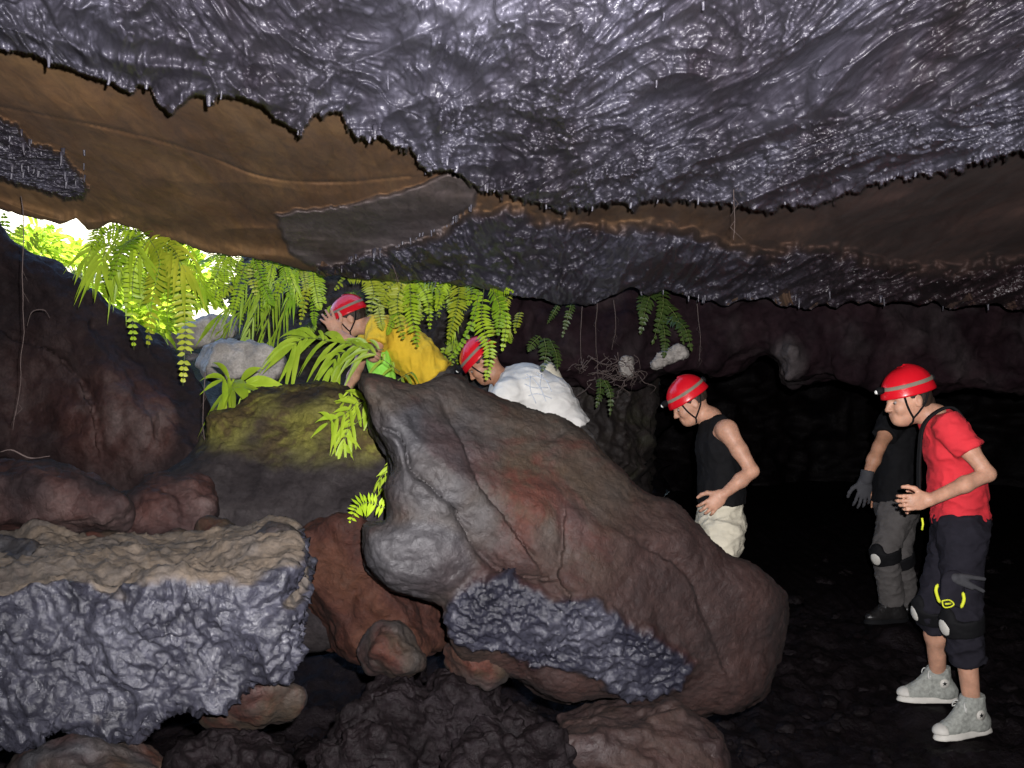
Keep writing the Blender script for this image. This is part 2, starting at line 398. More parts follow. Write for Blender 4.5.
def ceiling():
    us = np.concatenate([np.linspace(-1000, -300, 50, endpoint=False), np.linspace(-300, -60, 80, endpoint=False), np.arange(-60, 1084, 1.6), np.linspace(1086, 1340, 80, endpoint=False), np.linspace(1340, 2100, 50)])
    vs0 = np.concatenate([np.linspace(-420, -14, 80, endpoint=False), np.arange(-14, 306, 1.35)])
    # rows: v is scaled so that the last row follows the lip
    U, S = np.meshgrid(us, vs0)
    lip = interp(LIP, us)+jag(us, 3.3, 2.5, 0.07)+sstep(520, 640, us)*(jag(us, 5.5, 16, 0.018)-4)
    lipU = np.broadcast_to(lip, U.shape)
    k = np.clip((S-150)/(vs0[-1]-150), 0, 1)
    V = np.where(S > 150, 150+(lipU-150)*k, S)
    t = (CY-V)/F
    Y = 1.135/(t+0.125)
    X = (U-CX)/F*Y; Z = CZ+t*Y
    P = np.stack([X, Y, Z*0], -1)
    # --- zone masks
    wob = 8*perlin(np.stack([U/40, 0*U+9.1, 0*U], -1), 1.0)
    ea = interp(EDGE_A, U)+8.0*tri_drips(U+wob, 1.7, 15.0)*(0.25+0.75*(U > 300))+3*tri_drips(U+wob, 4.7, 6.0)*(U > 360)+jag(U, 8.1, 2.0, 0.35)
    mA = sstep(1.6, -1.6, V-ea)
    dC = poly_sd(np.stack([U, V], -1), SLAB_C)
    low = (V > 205) & (U > 330)
    dC = dC+np.where(low, -4*tri_drips(U, 5.2, 7.0), 0)
    mC = sstep(2.5, -2.5, dC+2.5*perlin(np.stack([U/12, V/8, U*0], -1), 1.0))
    bt = interp(BAND_TOP, U)+jag(U, 2.2, 5, 0.05)
    mD = sstep(-9, 9, V-bt+7*perlin(np.stack([U/16, V/10, U*0], -1), 1.0))*(1-mC)
    dL = poly_sd(np.stack([U, V], -1), LEFT_D)+jag(U, 6.6, 4, 0.2)
    mL = sstep(2.5, -2.5, dL)
    mB = np.clip(1-mA-mC-mD-mL, 0, 1)
    # --- detail. A: flowing wrinkles; the flow turns from diagonal (left) to vertical
    Q = P.copy()
    sk = 0.45
    Qx = Q[..., 0]*1.1+Q[..., 1]*0.22; Qy = Q[..., 1]*0.42-Q[..., 0]*0.12
    QA = np.stack([Qx, Qy, np.zeros_like(Qx)], -1)
    big = fbm(P, 0.8, 3, 2.0)
    QW = QA+0.10*np.stack([perlin(QA, 2.5, 61), perlin(QA, 2.5, 71), 0*U], -1)
    cr = crinkle(QW, 4.6, 0.0, 1.1)
    cr2 = crinkle(QW*np.array([1, 0.9, 1]), 11.0, 11.0, 1.1)
    cr3 = crinkle(QA*np.array([1.3, 0.35, 1])+0.05*np.stack([perlin(P, 6, 5), perlin(P, 6, 15), 0*U], -1), 13.0, 44.0, 0.8)*sstep(300, 520, U)
    patch = sstep(-0.1, 0.35, fbm(P, 1.6, 3, 40.0))          # smoother skins among the wrinkles
    patch = np.clip(patch+sstep(620, 900, U)*0.2, 0, 1)
    lumps = ridged(QW, 2.2, 2, 77)
    rel = (0.044*cr+0.017*cr2+0.010*cr3)*(1-0.7*patch)+0.045*lumps
    # ropes: a few long folds running down to the left over the left half
    fold = np.zeros_like(U)
    for pl, a, w in [([(-80, 10), (0, 30), (60, 42), (120, 62), (190, 70), (240, 86)], 0.03, 7),
                     ([(100, 20), (170, 44), (240, 56), (300, 76), (350, 104)], 0.022, 8),
                     ([(180, 8), (260, 30), (330, 58), (390, 92), (430, 150)], 0.02, 9),
                     ([(170, 112), (186, 92), (230, 90), (280, 104)], 0.03, 6),
                     ([(380, 60), (420, 40), (470, 60), (500, 110), (490, 160)], 0.022, 9),
                     ([(440, 10), (520, 30), (560, 80), (570, 150)], 0.018, 10)]:
        d, _ = line_sd(U, V, catmull(pl, 24)); fold += a*np.exp(-(d/w)**2)
    edgeA = np.exp(-np.clip(ea-V, 0, 200)/7.0)*mA            # swollen rolled edge
    Lt = fbm(QW, 1.5, 4, 90)
    terr = sum(sstep(c-0.012, c+0.012, Lt) for c in (-0.25, 0.15))
    Lt2 = fbm(QW*np.array([1, 0.8, 1]), 3.6, 4, 120)
    terr2 = sum(sstep(c-0.02, c+0.02, Lt2) for c in (-0.2, 0.15))
    dzA = 0.05*big-rel*1.15-fold-0.035*edgeA-0.026*terr-0.014*terr2
    PB = P*np.array([1, 0.33, 1])
    dzB = 0.085+0.05*big+0.012*fbm(PB, 3.2, 3, 7.0)+0.0016*fbm(PB, 16, 3, 2.0)
    # crack across the brown slab
    dcr, sd = line_sd(U, V, catmull([(-40, 100), (30, 112), (90, 124), (150, 138), (210, 156), (262, 176), (330, 182), (410, 176)], 60))
    dzB = dzB+0.007*np.exp(-(dcr/1.8)**2)*(0.4+0.6*sstep(-0.1, 0.3, perlin(P, 5.0, 3)))+0.004*(sd > 0)*np.exp(-dcr/40)-0.022*ridged(P*np.array([0.9, 0.5, 1]), 0.9, 2, 33)
    dzC = 0.050+0.05*big+0.006*fbm(P, 5, 3, 12)
    PD = P*np.array([1.2, 0.22, 1])
    dzD = 0.03+0.05*big-0.05*ridged(PD, 1.6, 2, 8)-0.034*crinkle(PD, 5.0, 22.0, 1.0)-0.014*crinkle(PD, 13.0, 3.0, 0.9)
    dzL = 0.03+0.05*big-0.03*crinkle(P, 11.0, 5.0, 0.8)
    dz = mA*dzA+mC*dzC+mD*dzD+mL*dzL+mB*dzB
    dz -= 0.02*np.exp(-((lipU-V)/8.0)**2)
    # the ceiling hangs lower toward the far right
    dz += -0.05*sstep(700, 1100, U)*sstep(150, 300, V)
    Y = np.clip(1.135+dz, 0.2, None)/(t+0.125)
    X = (U-CX)/F*Y; Z = CZ+t*Y
    W = np.stack([X, Y, Z], -1)
    nr, nc = U.shape
    # skirt: lip turns up into daylight shaft; unseen top row added to block sun
    rows = [W]
    zone = np.clip(mA+mD+mL+mC*0.62, 0, 1); pale = mC; painted_falloff = np.clip(0.9*sstep(460, 900, U+30*perlin(P, 2.0, 8))*mB+0.75*sstep(650, 1000, U)*sstep(150, 240, V)*(mA+mD), 0, 1)  # rightward falloff of light painted into the colour, plus redder rock
    zr = [zone]; pr_ = [pale]; wr_ = [painted_falloff]
    last = W[-1]
    for i, (dy, dzv) in enumerate([(0.03, 0.01), (0.08, 0.05), (0.14, 0.14), (0.20, 0.3), (0.3, 0.6), (0.4, 1.1), (0.5, 2.0), (0.55, 3.3)]):
        r = last.copy(); r[:, 1] += dy+0.05*fbm(last*1.0, 4.0, 3, i*0.3)*min(1, i/2); r[:, 2] += dzv
        rows.append(r[None]); zr.append(zone[-1:]*0.2); pr_.append(zone[-1:]*0); wr_.append(painted_falloff[-1:])
    W = np.concatenate(rows, 0); zone = np.concatenate(zr, 0); pale = np.concatenate(pr_, 0).reshape(-1); painted_falloff = np.concatenate(wr_, 0).reshape(-1)
    V3 = W.reshape(-1, 3); z = zone.reshape(-1)
    Fq = grid_faces(W.shape[0], W.shape[1])
    MBc = [V3]; Fs = [Fq]; zz = [z]; n = len(V3)
    # hanging drips (lavacicles) along the lining's edges
    tt = []
    def drip(p, L, r, lean):
        nonlocal n
        pts = [p+np.array([0, 0, 0.02]), p+np.array([lean*0.3, 0, -L*0.35]), p+np.array([lean*0.8, 0, -L*0.75]), p+np.array([lean, 0, -L])]
        v, f = tube(catmull(pts, 6), [r*1.5, r*1.05, r*0.8, r*0.7, r*0.75, r*0.35], 7)
        v = v+0.2*r*perlin(v, 60.0)[:, None]
        MBc.append(v); zz.append(np.ones(len(v))); Fs.append(f[0]+n); tt.append(f[1]+n); n += len(v)
    R = np.random.RandomState(3)
    iu = {u: i for i, u in enumerate(us)}
    def surf(u, v):
        i = int(np.argmin(np.abs(us-u))); colv = V[:, i]; j = int(np.argmin(np.abs(colv-v)))
        return W[j, i]
    for k in range(26):
        u = R.uniform(20, 1000) if k % 3 else R.uniform(300, 640)
        v = np.interp(u, [p[0] for p in EDGE_A], [p[1] for p in EDGE_A])+R.uniform(-4, 1.0)
        drip(surf(u, v), R.uniform(0.006, 0.022), R.uniform(0.003, 0.007), R.uniform(-0.006, 0.002))
    for k in range(34):
        u = R.uniform(340, 475); v = np.interp(u, [345, 400, 446, 475], [262, 246, 226, 204])+R.uniform(-4, 1)
        drip(surf(u, v), R.uniform(0.01, 0.035), R.uniform(0.003, 0.006), R.uniform(-0.006, 0.004))
    for k in range(28):
        u = R.uniform(340, 1000); v = np.interp(u, [p[0] for p in LIP], [p[1] for p in LIP])+R.uniform(-9, -1)
        drip(surf(u, v), R.uniform(0.01, 0.04), R.uniform(0.003, 0.008), R.uniform(-0.006, 0.006))
    for k in range(16):
        u = R.uniform(330, 1000); v = R.uniform(0, 190)
        if v < np.interp(u, [p[0] for p in EDGE_A], [p[1] for p in EDGE_A])-6:
            drip(surf(u, v), R.uniform(0.005, 0.02), R.uniform(0.002, 0.0045), R.uniform(-0.005, 0.002))
    for k in range(26):
        u = R.uniform(0, 86); v = np.interp(u, [0, 40, 86], [178, 188, 196])+R.uniform(-50, -3)
        drip(surf(u, v), R.uniform(0.008, 0.028), R.uniform(0.003, 0.006), R.uniform(-0.006, 0.006))
    o = mesh_obj('cave_ceiling', np.concatenate(MBc), [np.concatenate(Fs), np.concatenate(tt)], m_ceil, attrs={'zone': np.concatenate(zz), 'pale': np.concatenate([pale, np.zeros(n-len(pale))]), 'painted_dark': np.concatenate([painted_falloff, np.zeros(n-len(pale))])})
    tag(o, kind='structure')
    return o
ceiling()

def sheet(name, W, mat, zone=None):
    o = mesh_obj(name, W.reshape(-1, 3), grid_faces(W.shape[0], W.shape[1]), mat, attrs={'zone': (zone if zone is not None else np.zeros(W.shape[:2])).reshape(-1)})
    tag(o, kind='structure'); return o

# rest of the vault, above and behind the camera, one thick mass over the near lining
def vault():
    xs = np.linspace(-9, 9, 90); ys = np.linspace(-5, 4.6, 60)
    X, Yy = np.meshgrid(xs, ys)
    P = np.stack([X, Yy, X*0], -1)
    Z = 2.95+0.1*fbm(P, 0.7, 4)-0.02*X*X*0.2
    sheet('cave_vault', np.stack([X, Yy, Z], -1), m_ceil, np.ones(X.shape))
    # the vault over the passage on the right, beyond the daylight shaft
    xs = np.linspace(0.25, 12, 90); ys = np.linspace(4.5, 16, 90)
    X, Yy = np.meshgrid(xs, ys); P = np.stack([X, Yy, X*0], -1)
    Z = 2.75-0.03*(Yy-5)+0.25*fbm(P, 0.8, 4, 3)
    Z = np.where(X < 0.6, Z+(0.6-X)*3, Z)
    sheet('passage_vault', np.stack([X, Yy, Z], -1), m_dark)
vault()

# ================================================================ ground height
def ground_z(x, y):
    P = np.stack([np.asarray(x, float), np.asarray(y, float), np.zeros_like(np.asarray(x, float))], -1)
    z = -0.06+0*P[..., 0]
    z = z+0.10*sstep(4.9, 6.2, P[..., 1])*sstep(0.5, 1.5, P[..., 0])
    ramp_ = sstep(0.9, -0.9, P[..., 0]-0.15*(P[..., 1]-5))*sstep(4.2, 6.4, P[..., 1])
    z = z+0.75*ramp_
    z = z+0.75*sstep(-0.5, -2.6, P[..., 0])*sstep(4.6, 7.0, P[..., 1])
    z = z+0.8*sstep(7.6, 10.5, P[..., 1])*sstep(-1.0, -3.0, P[..., 0])
    z = z+0.45*sstep(0.35, -0.7, P[..., 0])*sstep(3.6, 2.2, P[..., 1])*sstep(-0.2, 1.2, P[..., 1])
    return z

# worn flat spots where the people stand
FOOTHOLDS = []
def foot_at(px, py, Y):
    p = at(px, py, Y); FOOTHOLDS.append((p[0], p[1], p[2]-0.012)); return p
FT = {'red_near': foot_at(960, 734, 4.38), 'red_far': foot_at(924, 701, 4.72), 'back_near': foot_at(893, 622, 5.9), 'back_far': foot_at(912, 618, 6.15),
      'tank_near': foot_at(722, 672, 5.35), 'tank_far': foot_at(700, 665, 5.65), 'white_near': foot_at(575, 575, 5.65), 'white_far': foot_at(545, 572, 5.95),
      'yellow_near': foot_at(447, 498, 6.15), 'yellow_far': foot_at(415, 490, 6.45)}
def ground():
    def axis(a, b, c, d, fine, nco):
        return np.concatenate([np.linspace(a, b, nco, endpoint=False), np.arange(b, c, fine), np.linspace(c, d, nco)])
    xs = axis(-14, -2.2, 3.6, 14, 0.018, 40); ys = axis(-6, 1.6, 6.6, 22, 0.018, 40)
    X, Yy = np.meshgrid(xs, ys)
    Z = ground_z(X, Yy)
    P = np.stack([X, Yy, Z], -1)
    rough = 0.035*ridged(P, 2.6, 3, 4.0)+0.03*fbm(P, 6.0, 3, 1.0)+0.012*crinkle(P, 14.0, 9.0, 0.6)
    Z = Z+rough-0.02
    for fx, fy, fz in FOOTHOLDS:
        k = np.exp(-(((X-fx)**2+(Yy-fy)**2)/0.16**2)**2); Z = Z*(1-k)+(fz+0.25*rough)*k
    sheet('cave_floor', np.stack([X, Yy, Z], -1), m_clink)
ground()

# ================================================================ walls (plan polyline, extruded, rough)
def wall(name, pts, z0, z1, n, nz, amp, mat, off=0.0, fine=0.0):
    pl = catmull(pts, n)
    T = np.gradient(pl, axis=0); T /= np.linalg.norm(T, axis=1)[:, None]
    nrm = np.stack([T[:, 1], -T[:, 0]], -1)
    zs = np.linspace(z0, z1, nz)
    W = np.zeros((nz, n, 3)); W[..., :2] = pl[None]; W[..., 2] = zs[:, None]
    d = amp*(fbm(W, 0.9, 3, off)+0.5*ridged(W, 1.8, 3, off+2)-0.3)+fine*crinkle(W, 6.0, off)
    W[..., 0] += nrm[None, :, 0]*d; W[..., 1] += nrm[None, :, 1]*d
    return sheet(name, W, mat)
# rock face behind the climbers, closing the daylight shaft
wall('shaft_wall', [(-2.35, 9.0), (-2.2, 7.9), (-1.7, 7.35), (-0.9, 7.3), (0, 7.2), (0.5, 7.0), (0.95, 7.3), (1.1, 8.4), (1.3, 10)], -0.3, 3.3, 420, 300, 0.16, m_shaft, 5.0, 0.02)
# far end and right side of the passage, and the dark chamber behind the camera
wall('passage_wall', [(1.2, 9.5), (2.0, 13.5), (5, 15), (9, 13), (8, 8), (6.2, 4), (5.6, 0), (4.5, -3.5), (0, -5), (-4.5, -3.6), (-6.2, 0), (-5.2, 3.2), (-4.2, 5.3), (-4.3, 6.6)], -0.5, 3.6, 500, 90, 0.35, m_dark, 1.0, 0.05)

# ================================================================ boulders
def px2m(pts, Y0):
    p = np.asarray(pts, float)
    return np.stack([(p[:, 0]-CX)/F*Y0, -(p[:, 1]-CY)/F*Y0], -1)

def rock(name, outline, Y0, thick, R=0.08, h=0.009, amp=0.02, f=3.0, relief=None, tilt=(0, 0), mat=None, zone=None, crust=None,
         fine=0.004, off=0.0, parent=None, smoothout=True, back=0.6, planes=0, painted_dark=None, ortho=False, pale=None):
    """solid rock: silhouette at its own distance, real thickness, rounded and weathered.
    relief(U,V) adds metres toward the viewer side; zone(U,V,normal) gives the colour mask"""
    if smoothout: outline = catmull(list(outline)+[outline[0]], len(outline)*4)[:-1]
    P2 = px2m(outline, Y0)
    lo = P2.min(0)-0.07; hi = P2.max(0)+0.07
    xs = np.arange(lo[0], hi[0], h); zs = np.arange(lo[1], hi[1], h)
    mr = 0.0
    ws = None
    X, Z = np.meshgrid(xs, zs, indexing='ij')
    d2 = poly_sd(np.stack([X, Z], -1), P2)
    U = X/Y0*F+CX; Vv = -Z/Y0*F+CY
    rel = relief(U, Vv) if relief else np.zeros_like(X)
    ws = np.arange(-thick*0.5-max(0.0, float(rel[d2 < 0].max()))-0.16, thick*0.5+0.12, h)
    Wd = ws[None, :, None]
    D2 = d2[:, None, :]
    rr = rel[:, None, :]*(Wd < 0)
    Hh = thick/2
    a = D2+R; b = np.abs(Wd+rr*1.0)-(Hh-R)
    f3 = np.sqrt(np.maximum(a, 0)**2+np.maximum(b, 0)**2)+np.minimum(np.maximum(a, b), 0)-R
    PX = np.broadcast_to(X[:, None, :], f3.shape); PW = np.broadcast_to(Wd, f3.shape); PZ = np.broadcast_to(Z[:, None, :], f3.shape)
    if planes:
        RP = np.random.RandomState(int(off*10)+planes); ins2 = d2 < 0
        sx, sz = X[ins2], Z[ins2]
        for _ in range(planes):
            nv = nrm3 = RP.normal(size=3)*np.array([1, 1.1, 1]); nv[1] = -abs(nv[1])-0.25; nv /= np.linalg.norm(nv)
            sup = (nv[0]*sx+nv[2]*sz).max()+abs(nv[1])*Hh; cut = sup-RP.uniform(0.18, 0.45)*(thick*0.6+0.04)
            pd = nv[0]*X[:, None, :]+nv[1]*Wd+nv[2]*Z[:, None, :]-nv[0]*sx.mean()*0-cut
            kk = 0.012; hh = np.clip(0.5-0.5*(f3-pd)/kk, 0, 1); f3 = f3*(1-hh)+pd*hh+kk*hh*(1-hh)
    near = np.abs(f3) < 0.12
    Pn = np.stack([PX[near], PW[near], PZ[near]], -1)
    nz_ = amp*fbm(Pn, f, 4, off+1.0)
    f3 = f3.copy(); f3[near] += nz_
    f3[~near] = np.where(f3[~near] > 0, 0.1, -0.1)
    A = f3.astype(np.float32); A[0] = A[-1] = 0.1; A[:, 0] = A[:, -1] = 0.1; A[:, :, 0] = A[:, :, -1] = 0.1
    Vt, Q = surface_nets(A, (xs[0], ws[0], zs[0]), h)
    nrm = normals(Vt, Q)
    u = Vt[:, 0]/Y0*F+CX; v = -Vt[:, 2]/Y0*F+CY
    zn = zone(u, v, nrm, Vt) if zone else np.zeros(len(Vt))
    dsp = fine*fbm(Vt, 18, 3, off)
    if crust: dsp = dsp+crust(u, v, nrm, Vt, zn)
    Vt = Vt+nrm*dsp[:, None]
    Yt = Y0+Vt[:, 1]+tilt[0]*Vt[:, 0]+tilt[1]*Vt[:, 2]
    s = Yt/Y0
    zs_ = s
    if ortho: Yt = Yt+thick*0.5; s = Yt/Y0; zs_ = np.ones_like(Yt)
    W = np.stack([Vt[:, 0]*s, Yt, CZ+Vt[:, 2]*zs_], -1)
    c = W.mean(0); c[2] = W[:, 2].min()
    return mesh_obj(name, W, Q, mat, parent, attrs={'zone': zn, 'painted_dark': painted_dark(u, v, nrm, Vt) if painted_dark else zn*0, 'pale': pale(u, v, nrm, Vt) if pale else zn*0}, origin=c if parent is None else None)

def blob(u, v, c, r, soft=0.35):
    d = np.sqrt(((u-c[0])/r[0])**2+((v-c[1])/r[1])**2)
    return sstep(1+soft, 1-soft, d)

# --- G: the big pointed slab in the middle
G_OUT = [(361, 384), (366, 377), (378, 378), (396, 384), (412, 388), (428, 384), (446, 376), (460, 379), (482, 393), (505, 402), (524, 409), (545, 417), (551, 415), (570, 421), (590, 437), (598, 448), (605, 458), (622, 474), (632, 488),
         (648, 498), (664, 502), (676, 507), (690, 520), (706, 540), (728, 560), (748, 568), (770, 584), (784, 602), (782, 640), (768, 684), (738, 708), (712, 710), (690, 716), (655, 704), (600, 696), (560, 700), (520, 676), (482, 664), (458, 655), (448, 628), (443, 606),
         (425, 598), (400, 592), (384, 585), (370, 572), (364, 556), (362, 540), (365, 524), (386, 521), (388, 505), (386, 488), (392, 470), (390, 452), (380, 436), (374, 424), (370, 405)]
def g_relief(U, V):
    r = np.zeros_like(U)
    # convex body: highest along a ridge running down to the right
    ridge = [(366, 384), (410, 440), (470, 520), (540, 590), (640, 650), (760, 720)]
    d, s = line_sd(U, V, catmull(ridge, 30))
    x, y = (U-560)/200, (V-540)/150
    top = ((V-384)-0.56*(U-372))/150       # distance below the straight upper edge
    pl_ = [0.17+0.16*(x+0.75)+0.02*y, 0.15-0.06*x-0.03*y, 0.12-0.30*(x-0.35)-0.08*y, 0.17-0.42*(y-0.35)-0.05*x, 0.10+0.35*top, 0.20+0.10*x-0.16*(y+0.1)]
    m_ = np.full_like(U, 1.0)
    for q_ in pl_:
        kk = 0.012; hh = np.clip(0.5+0.5*(m_-q_)/kk, 0, 1); m_ = m_*(1-hh)+q_*hh-kk*hh*(1-hh)
    r += np.clip(m_, -0.35, 0.3)
    # steps and cracks seen on the face
    for pl, a, w, st in [([(378, 428), (398, 436), (405, 452), (410, 470), (430, 488), (452, 508)], 0.022, 2.6, 0.016),
                         ([(452, 508), (462, 530), (475, 550), (505, 575), (545, 580)], 0.018, 3.5, 0.012),
                         ([(446, 415), (465, 455), (480, 490), (505, 520), (530, 556)], 0.010, 7, 0.018),
                         ([(565, 515), (563, 545), (560, 580), (575, 600)], 0.010, 4, -0.012),
                         ([(556, 438), (575, 428), (598, 448)], 0.010, 4, 0.01),
                         ([(640, 545), (680, 570), (700, 610), (720, 660)], 0.010, 8, 0.012)]:
        d, s = line_sd(U, V, catmull(pl, 24))
        r += -a*np.exp(-(d/w)**2)+st*s*np.exp(-d/22)
    # nose: the pale knob on the lower left stands out, with an undercut beneath
    r += 0.07*blob(U, V, (412, 562), (48, 34), 0.6)
    r -= 0.05*blob(U, V, (505, 665), (60, 26), 0.7)
    P = np.stack([U/300, V/300, U*0], -1)
    r += 0.03*fbm(P, 2.2, 3, 6.0)
    return r
def g_zone(u, v, n, P):
    z = blob(u, v, (425, 460), (64, 66), 0.6)*0.8
    z = np.maximum(z, blob(u, v, (470, 530), (40, 50), 0.5)*0.45)
    z = np.maximum(z, blob(u, v, (415, 560), (62, 42), 0.3))
    z = z*(1-0.9*blob(u, v, (385, 392), (34, 20), 0.4))
    z = z+0.35*fbm(P, 5, 3, 3.0)+0.12
    return np.clip(z, 0, 1)
def g_crust(u, v, n, P, z):
    k = cr_mask(u, v)*sstep(0.2, -0.3, n[:, 1])
    return (1-k)*(-0.006+0.010*np.abs(perlin(P, 3.0, 5))+0.008*np.abs(perlin(P, 7.5, 9))+0.006*fbm(P, 16, 4, 3)+0.003*ridged(P, 45, 2))+k*(0.012+0.024*crinkle(P, 12.0, 2.0, 0.8)+0.009*crinkle(P, 30.0, 5.0, 0.6))
# crinkled grey lava still clinging to its lower face
CR_OUT = [(446, 622), (452, 600), (462, 588), (480, 577), (505, 574), (530, 584), (556, 596), (590, 600), (620, 612), (650, 628), (676, 648), (694, 664), (684, 688), (650, 700), (620, 694), (590, 676), (556, 662), (536, 672), (518, 656), (498, 650), (478, 650), (458, 646)]
def cr_mask(u, v):
    jit = 9*perlin(np.stack([u/28, v/28, u*0], -1), 1.0)+4*perlin(np.stack([u/9, v/9, u*0], -1), 1.0, 7)
    return sstep(5, -5, poly_sd(np.stack([u, v], -1), CR_OUT)+jit)
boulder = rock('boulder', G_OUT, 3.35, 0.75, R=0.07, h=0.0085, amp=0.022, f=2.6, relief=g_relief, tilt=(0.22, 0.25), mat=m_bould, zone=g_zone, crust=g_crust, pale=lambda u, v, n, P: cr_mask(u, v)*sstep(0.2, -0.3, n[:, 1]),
               painted_dark=lambda u, v, n, P: (1-cr_mask(u, v))*np.clip(sstep(560, 770, 0.55*(u-360)+v+60*fbm(P, 2.5, 3, 70)), 0, 0.95))  # lower right fades dark: shade painted into a maroon rock colour
tag(boulder, 'huge pointed reddish brown slab leaning across the middle in front of the climbers', 'boulder')
# --- H: ledge at the lower left, pale top, grey crinkled face
H_OUT = [(-260, 590), (-120, 588), (0, 583), (60, 574), (120, 580), (180, 577), (240, 572), (270, 566), (290, 562), (300, 568), (296, 580), (290, 595), (303, 608), (292, 632), (296, 658), (278, 682), (248, 690), (222, 704), (180, 714), (150, 730), (110, 742), (60, 732), (0, 750), (-260, 780)]
def h_zone(u, v, n, P):
    top = sstep(0.45, 0.8, n[:, 2]+0.25*fbm(P, 9, 3))
    return np.clip(1-top-0.0, 0, 1)
def h_crust(u, v, n, P, z): return (0.030*crinkle(P, 10.0, 2.0, 0.9)+0.009*crinkle(P, 27.0, 5.0, 0.8)-0.012)*z+(1-z)*(0.035*fbm(P, 5.0, 4, 8.0)+0.012*ridged(P, 11, 3, 4.0))
def h_relief(U, V):
    P = np.stack([U/300, V/300, U*0], -1)
    return 0.05*fbm(P, 3.0, 3, 2.0)+0.04*sstep(740, 600, V)
ledge = rock('rock_ledge', H_OUT, 2.42, 0.72, ortho=True, R=0.05, h=0.0075, amp=0.02, f=4, relief=h_relief, tilt=(0.0, 0.0), mat=m_crust, zone=h_zone, crust=h_crust)
tag(ledge, 'low broad ledge of silvery grey crinkled lava along the lower left, tan on top', 'rock ledge')

# --- I: left wall rock sloping down from upper left
I_OUT = [(-420, 120), (-60, 190), (0, 236), (22, 250), (48, 266), (70, 282), (95, 300), (118, 318), (138, 330), (158, 345), (180, 366), (198, 388), (204, 412), (203, 440), (192, 462), (170, 500), (150, 600), (140, 700), (-60, 760), (-420, 760)]
def i_relief(U, V):
    P = np.stack([U/300, V/300, U*0], -1)
    r = 0.10*fbm(P, 2.0, 3, 9.0)
    r += 0.06*blob(U, V, (110, 420), (60, 50), 0.7)-0.05*blob(U, V, (30, 395), (40, 40), 0.7)
    for pl in [[(0, 330), (60, 360), (90, 400), (100, 450)], [(120, 330), (150, 380), (160, 440)]]:
        d, s = line_sd(U, V, catmull(pl, 20)); r += 0.02*s*np.exp(-d/20)-0.015*np.exp(-(d/4)**2)
    return r
def i_zone(u, v, n, P):
    z = 0.8*blob(u, v, (118, 420), (44, 50), 0.6)+0.5*blob(u, v, (50, 400), (50, 60), 0.7)+0.8*blob(u, v, (158, 420), (16, 34), 0.5)
    return np.clip(z+0.4*fbm(P, 4, 3, 1.0)*(z+0.3), 0, 1)
lw = rock('wall_rock', I_OUT, 4.85, 0.9, R=0.06, h=0.014, amp=0.05, f=2.2, planes=5, off=2.0, relief=i_relief, tilt=(-0.15, 0.15), mat=m_lwall, zone=i_zone,
          crust=lambda u, v, n, P, z: 0.03*np.abs(perlin(P, 4))-0.012+0.016*fbm(P, 11, 5))
tag(lw, 'large dark brown rock wall on the left, sloping down from the bright opening', 'rock')

# --- J: dark slab with mossy top, behind the ledge
J_OUT = [(150, 480), (185, 462), (205, 440), (212, 415), (240, 408), (262, 392), (300, 388), (330, 386), (370, 400), (420, 420), (430, 520), (420, 610), (400, 640), (120, 650)]
def j_relief(U, V): return 0.34*np.clip((V-380)/130, 0, 1)+0.02*fbm(np.stack([U/300, V/300, U*0], -1), 4, 3)
def j_zone(u, v, n, P):
    z = sstep(476, 446, v+8*fbm(P, 8, 3)+18*sstep(290, 200, u)+10*sstep(340, 400, u))
    return np.clip(z*(0.75+0.7*fbm(P, 5, 3, 8.0)), 0, 1)
mr = rock('mossy_rock', J_OUT, 4.3, 1.0, R=0.12, h=0.010, amp=0.03, f=3, relief=j_relief, mat=m_moss, zone=j_zone,
          crust=lambda u, v, n, P, z: (0.014*fbm(P, 14, 3)+0.006*ridged(P, 30, 2))*(0.2+z))
tag(mr, 'smooth dark grey rock with yellow green moss on its upper side below the ferns', 'rock')

